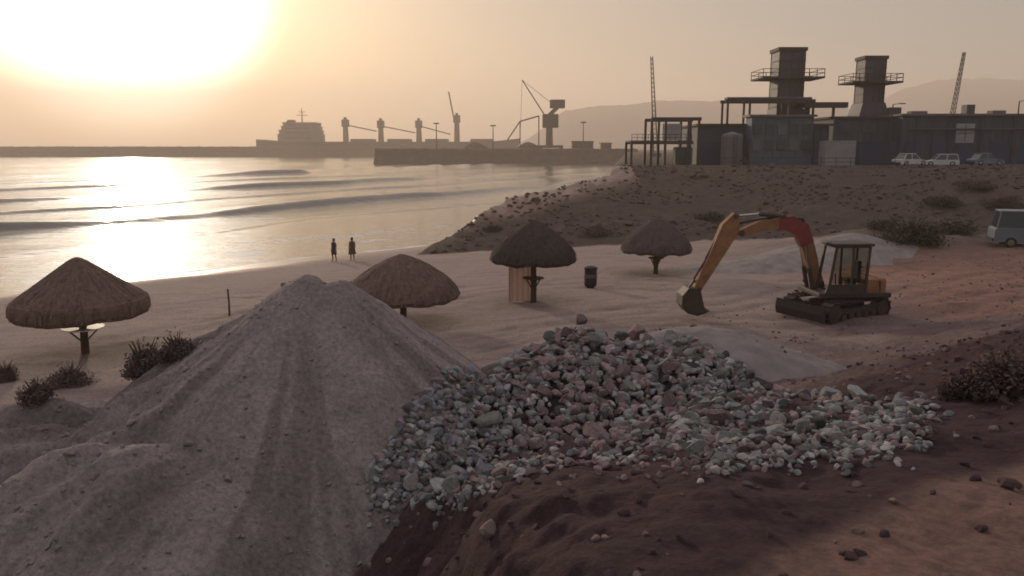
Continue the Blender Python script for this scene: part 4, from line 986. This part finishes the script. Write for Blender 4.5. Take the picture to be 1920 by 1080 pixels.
c = MB(); outer = [(5.66, 1.18), (6.12, 1.2), (6.36, .9), (6.38, .5), (6.12, .18), (5.72, .08), (5.42, .2)]; cx_, cz_ = 5.8, .7
inner = [(cx_ + (x - cx_) * .88, cz_ + (z - cz_) * .88) for x, z in outer]
for i in range(len(outer) - 1): c.prism([outer[i], outer[i + 1], inner[i + 1], inner[i]], -.72, .2)
for y0 in (-.72, .16): c.prism(outer, y0, y0 + .04)
bk = c.build('bucket', M['steel_dark'], ex)
c = MB()
for y_ in np.linspace(-.68, .16, 5): c.prism([(5.44, .27), (5.42, .18), (5.24, .30)], y_ - .05, y_ + .05)
c.build('bucket_tooth', M['track'], bk)

# ------------------------------------------------------------------ sand mound, pale mounds
def patch(name, f, x0, x1, y0, y1, step, m, **k):
    Xg, Yg = np.meshgrid(np.arange(x0, x1, step), np.arange(y0, y1, step))
    Zg = f(Xg, Yg); gg = ground_h(Xg, Yg)
    o, V = grid_obj(name, Xg, Yg, Zg, m, Zg > gg - .12); return tag(o, **k)
patch('sand_mound', mound_h, -14, 3.5, 4.5, 21, .05, M['sandm'], label='big grey brown sand mound with twin peaks filling the lower left', cat='sand mound')
patch('gravel_mound', gmound_h, -1, 11, 14.5, 24, .08, M['gravel'], label='smooth pale gravel mound just behind the stone rubble', cat='gravel mound')
GP = at(1620, 485, 48.0)
def gp_h(x, y):
    a = 1.45 - .36 * (np.sqrt(((x - GP[0] - .0) / 1.15) ** 2 + (y - 49.5) ** 2 + .5) - .7)
    b = .8 - .35 * (np.sqrt(((x - GP[0] - 3.0) / 1.5) ** 2 + (y - 48.8) ** 2 + .3) - .55)
    d = .5 - .26 * (np.sqrt(((x - GP[0] + 5.2) / 1.4) ** 2 + (y - 47) ** 2 + .3) - .55)
    return 2.35 + np.maximum(np.maximum(a, b), d) + .10 * fbm(x / 1.2, y / 1.2, 401, 4)
patch('gravel_bank', gp_h, 8, 34, 40, 58, .14, M['gravel'], label='long pale gravel bank behind the excavator cab', cat='gravel bank')

# paler and damper sand running down the mound in streaks
mo_ = bpy.data.objects['sand_mound']; V = np.empty(len(mo_.data.vertices) * 3); mo_.data.vertices.foreach_get('co', V); V = V.reshape(-1, 3)
a_ = np.arctan2(V[:, 1] - AP1[1], V[:, 0] - AP1[0]); r_ = np.hypot(V[:, 0] - AP1[0], V[:, 1] - AP1[1])
sv = sm(-.15, .35, fbm(a_ * 11, r_ * .45, 66, 4)) * sm(.5, 2, r_)
at_ = mo_.data.color_attributes.new('streak', 'FLOAT_COLOR', 'POINT'); at_.data.foreach_set('color', np.repeat(sv, 4).astype(np.float32))
t = M['sandm'].node_tree; p = t.nodes['Principled BSDF']; src = p.inputs['Base Color'].links[0].from_socket
A = N(t, 'ShaderNodeAttribute', attribute_name='streak'); t.links.new(mixc(t, math_node(t, 'MULTIPLY', A.outputs['Fac'], .75), src, (.15, .118, .108)), p.inputs['Base Color'])
sp = N(t, 'ShaderNodeTexNoise', inp={'Scale': 13, 'Detail': 8, 'Roughness': .75}); tcs = N(t, 'ShaderNodeTexCoord'); t.links.new(tcs.outputs['Object'], sp.inputs['Vector'])
spr = N(t, 'ShaderNodeMapRange', inp={1: .35, 2: .65, 3: .62, 4: 1.3}); t.links.new(sp.outputs[0], spr.inputs[0]); sps = N(t, 'ShaderNodeVectorMath', operation='SCALE'); t.links.new(p.inputs['Base Color'].links[0].from_socket, sps.inputs[0]); t.links.new(spr.outputs[0], sps.inputs['Scale']); t.links.new(sps.outputs[0], p.inputs['Base Color'])
tcn = N(t, 'ShaderNodeTexCoord'); fn = N(t, 'ShaderNodeTexNoise', inp={'Scale': 45, 'Detail': 6, 'Roughness': .7}); t.links.new(tcn.outputs['Object'], fn.inputs['Vector'])
fb = N(t, 'ShaderNodeBump', inp={'Strength': 1, 'Distance': .025}); t.links.new(fn.outputs[0], fb.inputs['Height']); t.links.new(p.inputs['Normal'].links[0].from_socket, fb.inputs['Normal']); t.links.new(fb.outputs[0], p.inputs['Normal'])
# ------------------------------------------------------------------ stone rubble
def stone_mesh(name, m, seed):
    import bmesh
    r = np.random.default_rng(seed); bm = bmesh.new(); bmesh.ops.create_icosphere(bm, subdivisions=3, radius=1)
    pl_ = [(Vector(r.normal(size=3)).normalized(), r.uniform(.38, .72)) for _ in range(9)]
    for v in bm.verts:
        p = v.co.copy()
        for nn, d in pl_:
            q = p.dot(nn)
            if q > d: p = p - nn * (q - d)
        p *= 1.25 + .05 * (r.random() - .5)
        v.co = Vector((p.x * 1.0, p.y * .82, p.z * .68))
    me = bpy.data.meshes.new(name); bm.to_mesh(me); bm.free(); me.materials.append(m); return me
zones = {'stone_blue': 'blue grey', 'stone_grey': 'mid grey', 'stone_mauve': 'brownish mauve', 'stone_green': 'greenish grey', 'stone_pale': 'pale'}
regions = {'left': 'on the left foot of the rubble heap beside the sand mound', 'peak': 'on the peaked middle of the rubble heap', 'tail': 'on the low right tail of the rubble heap'}
def region_of(x): return 'left' if x < 950 else 'peak' if x < 1300 else 'tail'
SM = {z: [stone_mesh('stone', M[z], i * 31 + k * 7) for k in range(6)] for i, z in enumerate(zones)}
poly = [(842, 692), (930, 700), (985, 645), (1040, 610), (1075, 590), (1110, 592), (1150, 618), (1215, 632), (1290, 634), (1340, 662), (1400, 690), (1420, 722), (1500, 742), (1560, 742), (1640, 744), (1700, 752), (1720, 790), (1690, 832), (1600, 850), (1500, 866), (1420, 872), (1350, 866), (1260, 842), (1180, 846), (1130, 866), (1060, 852), (990, 880), (930, 912), (850, 935), (760, 940), (685, 935), (690, 880), (730, 830), (770, 760)]
PP = np.array(poly, float)
def inside(x, y):
    c = np.zeros(len(x), bool); n = len(PP)
    for i in range(n):
        (x0, y0), (x1, y1) = PP[i], PP[i - 1]
        k = ((y0 > y) != (y1 > y)) & (x < (x1 - x0) * (y - y0) / (y1 - y0 + 1e-9) + x0); c ^= k
    return c
qx = rng.uniform(670, 1730, 7500); qy = rng.uniform(580, 945, 7500); k = inside(qx, qy); qx, qy = qx[k], qy[k]
ex_ = rng.uniform(690, 1745, 400); ey_ = np.interp(ex_, [690, 850, 1000, 1170, 1350, 1500, 1700, 1840], [938, 930, 868, 848, 866, 862, 835, 775]) + np.abs(rng.normal(size=400)) * 22 - 8
tx_ = 1695 + np.abs(rng.normal(size=90)) * 32; ty_ = 790 + rng.normal(size=90) * 24
qx = np.concatenate([qx, ex_, tx_]); qy = np.concatenate([qy, ey_, ty_])
H3 = hit(qx, qy)
def zone_of(x, y):
    x = x + rng.normal() * 90; k = list(zones)
    w = (.42, .30, .14, .05, .09) if x < 930 else (.07, .15, .60, .08, .10) if x < 1200 else (.03, .24, .26, .27, .20) if x < 1430 else (.03, .28, .24, .15, .30)
    return k[rng.choice(5, p=w)]
big = []; small = []
for (x, y, P) in zip(qx, qy, H3):
    if P[1] > 24: continue
    sz = (.115 + .06 * rng.random() + (.09 if rng.random() < .10 else 0)) * P[1] / 15
    fit = True
    for (Pq, sq, *_r) in big:
        if (P[0] - Pq[0]) ** 2 + (P[1] - Pq[1]) ** 2 + (P[2] - Pq[2]) ** 2 < (.92 * (sz + sq)) ** 2: fit = False; break
    if fit and len(big) < 298: big.append((P, sz, x, y))
    else: small.append((P, rng.uniform(.05, .11) * P[1] / 15, x, y))
def stone_xf(P, s):
    return Matrix.Translation(Vector(P) + Vector((0, 0, s * rng.uniform(.05, .5)))) @ Vector(rng.normal(size=3)).to_track_quat('Z', 'Y').to_matrix().to_4x4() @ Matrix.Diagonal((s * rng.uniform(.9, 1.25), s * rng.uniform(.85, 1.1), s * rng.uniform(.8, 1.1), 1))
for P, s, x, y in big:
    z = zone_of(x, y); o = bpy.data.objects.new('rubble_stone', SM[z][rng.integers(6)]); COL.objects.link(o)
    o.matrix_world = stone_xf(P, s); tag(o, 'angular %s stone %s' % (zones[z], regions[region_of(x)]), 'stone', '%s stones %s' % (zones[z], regions[region_of(x)]))
P = hit([1090], [607])[0]
o = bpy.data.objects.new('boulder', stone_mesh('boulder', M['stone_mauve'], 991)); COL.objects.link(o); o.matrix_world = Matrix.Translation(Vector(P) + Vector((0, 0, .12))) @ Matrix.Diagonal((.3, .3, .34, 1)); tag(o, 'large boulder crowning the peak of the stone rubble heap', 'boulder')
# the small filling stones and the soil they lie in: one mass
vs_ = []; fs_ = []; mi = []; off = 0; mats = list(zones) + ['soil']
low = {}
import bmesh
def low_stone(seed):
    r = np.random.default_rng(seed); bm = bmesh.new(); bmesh.ops.create_icosphere(bm, subdivisions=2, radius=1); out_ = []
    pl_ = [(Vector(r.normal(size=3)).normalized(), r.uniform(.38, .72)) for _ in range(8)]
    for v in bm.verts:
        p = v.co.copy()
        for nn, d in pl_:
            q = p.dot(nn)
            if q > d: p = p - nn * (q - d)
        out_.append((p.x * 1.25, p.y * 1.05, p.z * .9, 1))
    f = [tuple(a.index for a in q.verts) for q in bm.faces]; bm.free(); return np.array(out_), np.array(f)
LS = [low_stone(500 + i) for i in range(6)]
for P, s, x, y in small[:2400] + small[-430:]:
    v, f = LS[rng.integers(6)]; mtx = np.array(stone_xf(P, s)); vs_.append((v @ mtx.T)[:, :3]); fs_.append(f + off); off += len(v); mi += [mats.index(zone_of(x, y))] * len(f)
Xg, Yg = np.meshgrid(np.arange(-4, 11, .12), np.arange(9, 21, .12)); Zg = heap_h(Xg, Yg); kk = Zg > ground_h(Xg, Yg) - .2
r_, c_ = Xg.shape; idx = np.arange(r_ * c_).reshape(r_, c_); q = np.stack([idx[:-1, :-1], idx[:-1, 1:], idx[1:, 1:], idx[1:, :-1]], -1).reshape(-1, 4); q = q[kk.ravel()[q].any(1)]
Vall = np.concatenate(vs_ + [np.stack([Xg, Yg, Zg - .04], -1).reshape(-1, 3)]); Fall = [tuple(map(int, a)) for b in fs_ for a in b] + [tuple(map(int, a + off)) for a in q]; mi += [5] * len(q)
me = bpy.data.meshes.new('rubble'); me.from_pydata(Vall.tolist(), [], Fall)
for z in mats: me.materials.append(M[z])
me.polygons.foreach_set('material_index', mi); me.update()
ru = bpy.data.objects.new('rubble', me); COL.objects.link(ru); tag(ru, 'small broken stones and dark soil filling the rubble heap', 'rubble', kind='stuff')

# ------------------------------------------------------------------ shrubs
def shrub(px, py, w_px, h_px, m, label, group, seed, dens=1.0):
    P = hit([px], [py])[0]; k = P[1] / F * 1.01; w = w_px * k / 2; h = h_px * k; r = np.random.default_rng(seed)
    o = empty('shrub', (P[0], P[1], P[2] - .03), r.uniform(0, 6), label=label, cat='shrub', group=group)
    c = MB(); tips = []
    for i in range(16):
        a = r.uniform(0, 6.28); rr_ = r.uniform(.2, .75) * w; t_ = (rr_ * math.cos(a), rr_ * math.sin(a), h * r.uniform(.6, 1.15)); tips.append(t_)
        c.tube([(0, 0, -.05), (t_[0] * .4, t_[1] * .4, t_[2] * .5), t_], [.035 * h + .008, .02 * h + .005, .006], 5)
    c.build('stem', M['stem'], o)
    n = int(2200 * dens); ls = .038 * max(w, h) + .012
    cl = r.normal(size=(16, 3)); cl /= np.linalg.norm(cl, axis=1)[:, None]; cl = cl * r.uniform(.3, .75, (16, 1)); cl[:, 2] = np.abs(cl[:, 2]) * .9 + .12
    pid = r.integers(0, 16, n); p = cl[pid] + r.normal(size=(n, 3)) * .17; p[:, 2] = np.abs(p[:, 2]); p = p * np.array([w, w, h * .95])
    d1 = r.normal(size=(n, 3)); d1 /= np.linalg.norm(d1, axis=1)[:, None]; d2 = np.cross(d1, r.normal(size=(n, 3))); d2 /= np.linalg.norm(d2, axis=1)[:, None]
    l = ls * r.uniform(.6, 1.3, (n, 1)); q = np.stack([p - d1 * l, p + d2 * l * .45, p + d1 * l, p - d2 * l * .45], 1).reshape(-1, 3)
    mesh_obj('foliage', q, [(4 * i, 4 * i + 1, 4 * i + 2, 4 * i + 3) for i in range(n)], m, o)
SH = [(272, 700, 110, 62, 'leaf_red', 'round dark shrub beside the left flank of the sand mound'), (335, 672, 100, 50, 'leaf_red', 'dark shrub touching the sand mound, behind the round one'),
      (130, 722, 90, 42, 'leaf_red', 'low brown shrub below the nearest thatched umbrella'), (70, 752, 80, 42, 'leaf_red', 'low dark shrub in front of the other beach shrubs'), (12, 712, 60, 34, 'leaf_red', 'small brown shrub cut by the left edge of the photo'),
      (1885, 742, 150, 95, 'leaf_red', 'big dark shrub at the right edge above the soil bank'), (1800, 745, 90, 50, 'leaf_red', 'smaller dark shrub left of the big one at the right edge')]
for i, a in enumerate(SH): shrub(a[0], a[1], a[2], a[3], M[a[4]], a[5], 'shrubs near the sand mound and bank', 600 + i, 1.6)
BS = [(1120, 438, 80, 16), (1330, 412, 70, 18), (1790, 440, 120, 34), (1830, 352, 90, 15), (1760, 385, 100, 20), (1660, 430, 80, 24), (1880, 385, 90, 20), (925, 432, 50, 12), (1705, 455, 130, 54)]
for i, (a, b, w, h) in enumerate(BS): shrub(a, b, w, h, M['leaf'] if i % 3 else M['leaf_red'], 'large dark bush on the embankment behind the gravel bank' if i == 8 else 'low dark scrub bush on the brown embankment', 'scrub on the embankment' if i != 8 else None, 700 + i, 1.0 if i != 8 else 1.8)

# van cut by the right edge
P = hit([1938], [464])[0]
make_car('parked_van', 4.8, 1.95, 2.25, M['car_blue'], tuple(P), -.35, 'blue grey van cut by the right edge of the photo on the embankment foot', True)

# ------------------------------------------------------------------ loose clods and embankment rocks (nobody could count them)
def scatter(name, n, xr, yr, f, size, mats_, label, accept, seed, flat=1.0):
    r = np.random.default_rng(seed); x = r.uniform(*xr, n); y = r.uniform(*yr, n); k = accept(x, y); x, y = x[k], y[k]; z = f(x, y)
    vs, fs, mi_ = [], [], []; off = 0
    for i in range(len(x)):
        v, fc = LS[r.integers(6)]; q = Vector(r.normal(size=3)).to_track_quat('Z', 'Y').to_matrix(); sz = size(r, x[i], y[i])
        w = (v[:, :3] @ np.array(q).T) * sz * np.array([1, 1, flat]); vs.append(w + np.array([x[i], y[i], z[i] + sz * .15])); fs.append(fc + off); off += len(v); mi_ += [int(r.integers(len(mats_)))] * len(fc)
    me = bpy.data.meshes.new(name); me.from_pydata(np.concatenate(vs).tolist(), [], [tuple(map(int, a)) for b in fs for a in b])
    for m_ in mats_: me.materials.append(m_)
    me.polygons.foreach_set('material_index', mi_); me.update(); o = bpy.data.objects.new(name, me); COL.objects.link(o); return tag(o, label, name.replace('_', ' '), kind='stuff')
M['clod'] = mat('clod', (.085, .052, .05), (.045, .027, .027), 4, 1, .02, 20)
M['clod_pale'] = mat('clod_pale', (.20, .14, .12), (.12, .085, .075), 4, 1, .02, 20)
M['clod_sand'] = mat('clod_sand', (.26, .21, .19), (.15, .12, .11), 4, 1, .02, 20)
M['berm_rock'] = mat('berm_rock', (.12, .085, .065), (.05, .037, .03), 1.5, 1, .05, 6)
scatter('soil_clods', 2600, (-3, 16), (4, 20), surface, lambda r, x, y: r.uniform(.012, .05) * (1 if r.random() > .06 else 2), [M['clod'], M['clod'], M['clod_pale']], 'loose earth clods strewn over the dark soil bank', lambda x, y: (bank_u(x, y) > -4) & (ground_h(x, y) > surface(x, y) - .02), 901)
scatter('sand_clods', 1500, (-12, -.5), (7, 15), surface, lambda r, x, y: r.uniform(.012, .045) * (1 if r.random() > .05 else 2), [M['clod_sand']], 'small clods and pebbles on the face of the sand mound', lambda x, y: (mound_h(x, y) > ground_h(x, y)) & (np.random.default_rng(5).random(len(x)) < .25 + .75 * sm(-3, -6, x)), 902)
scatter('yard_clods', 900, (3, 30), (18, 46), surface, lambda r, x, y: r.uniform(.02, .055) * (1 if r.random() > .06 else 2.2), [M['clod_pale'], M['clod']], 'loose clods and stones lying over the brown dirt yard', lambda x, y: shore(x, y) > 40, 903)
scatter('embankment_rocks', 3200, (-9, 60), (60, 98), ground_h, lambda r, x, y: r.uniform(.08, .26) * (1 if r.random() > .05 else 2.0), [M['berm_rock']], 'rough dark rocks and debris covering the embankment face', lambda x, y: (berm_h(x, y) > .9) & (ground_h(x, y) - berm_h(x, y) < .05) & (fbm(x / 5, y / 5, 77, 3) > -.12 - .8 * (x < 6)), 904, .7)
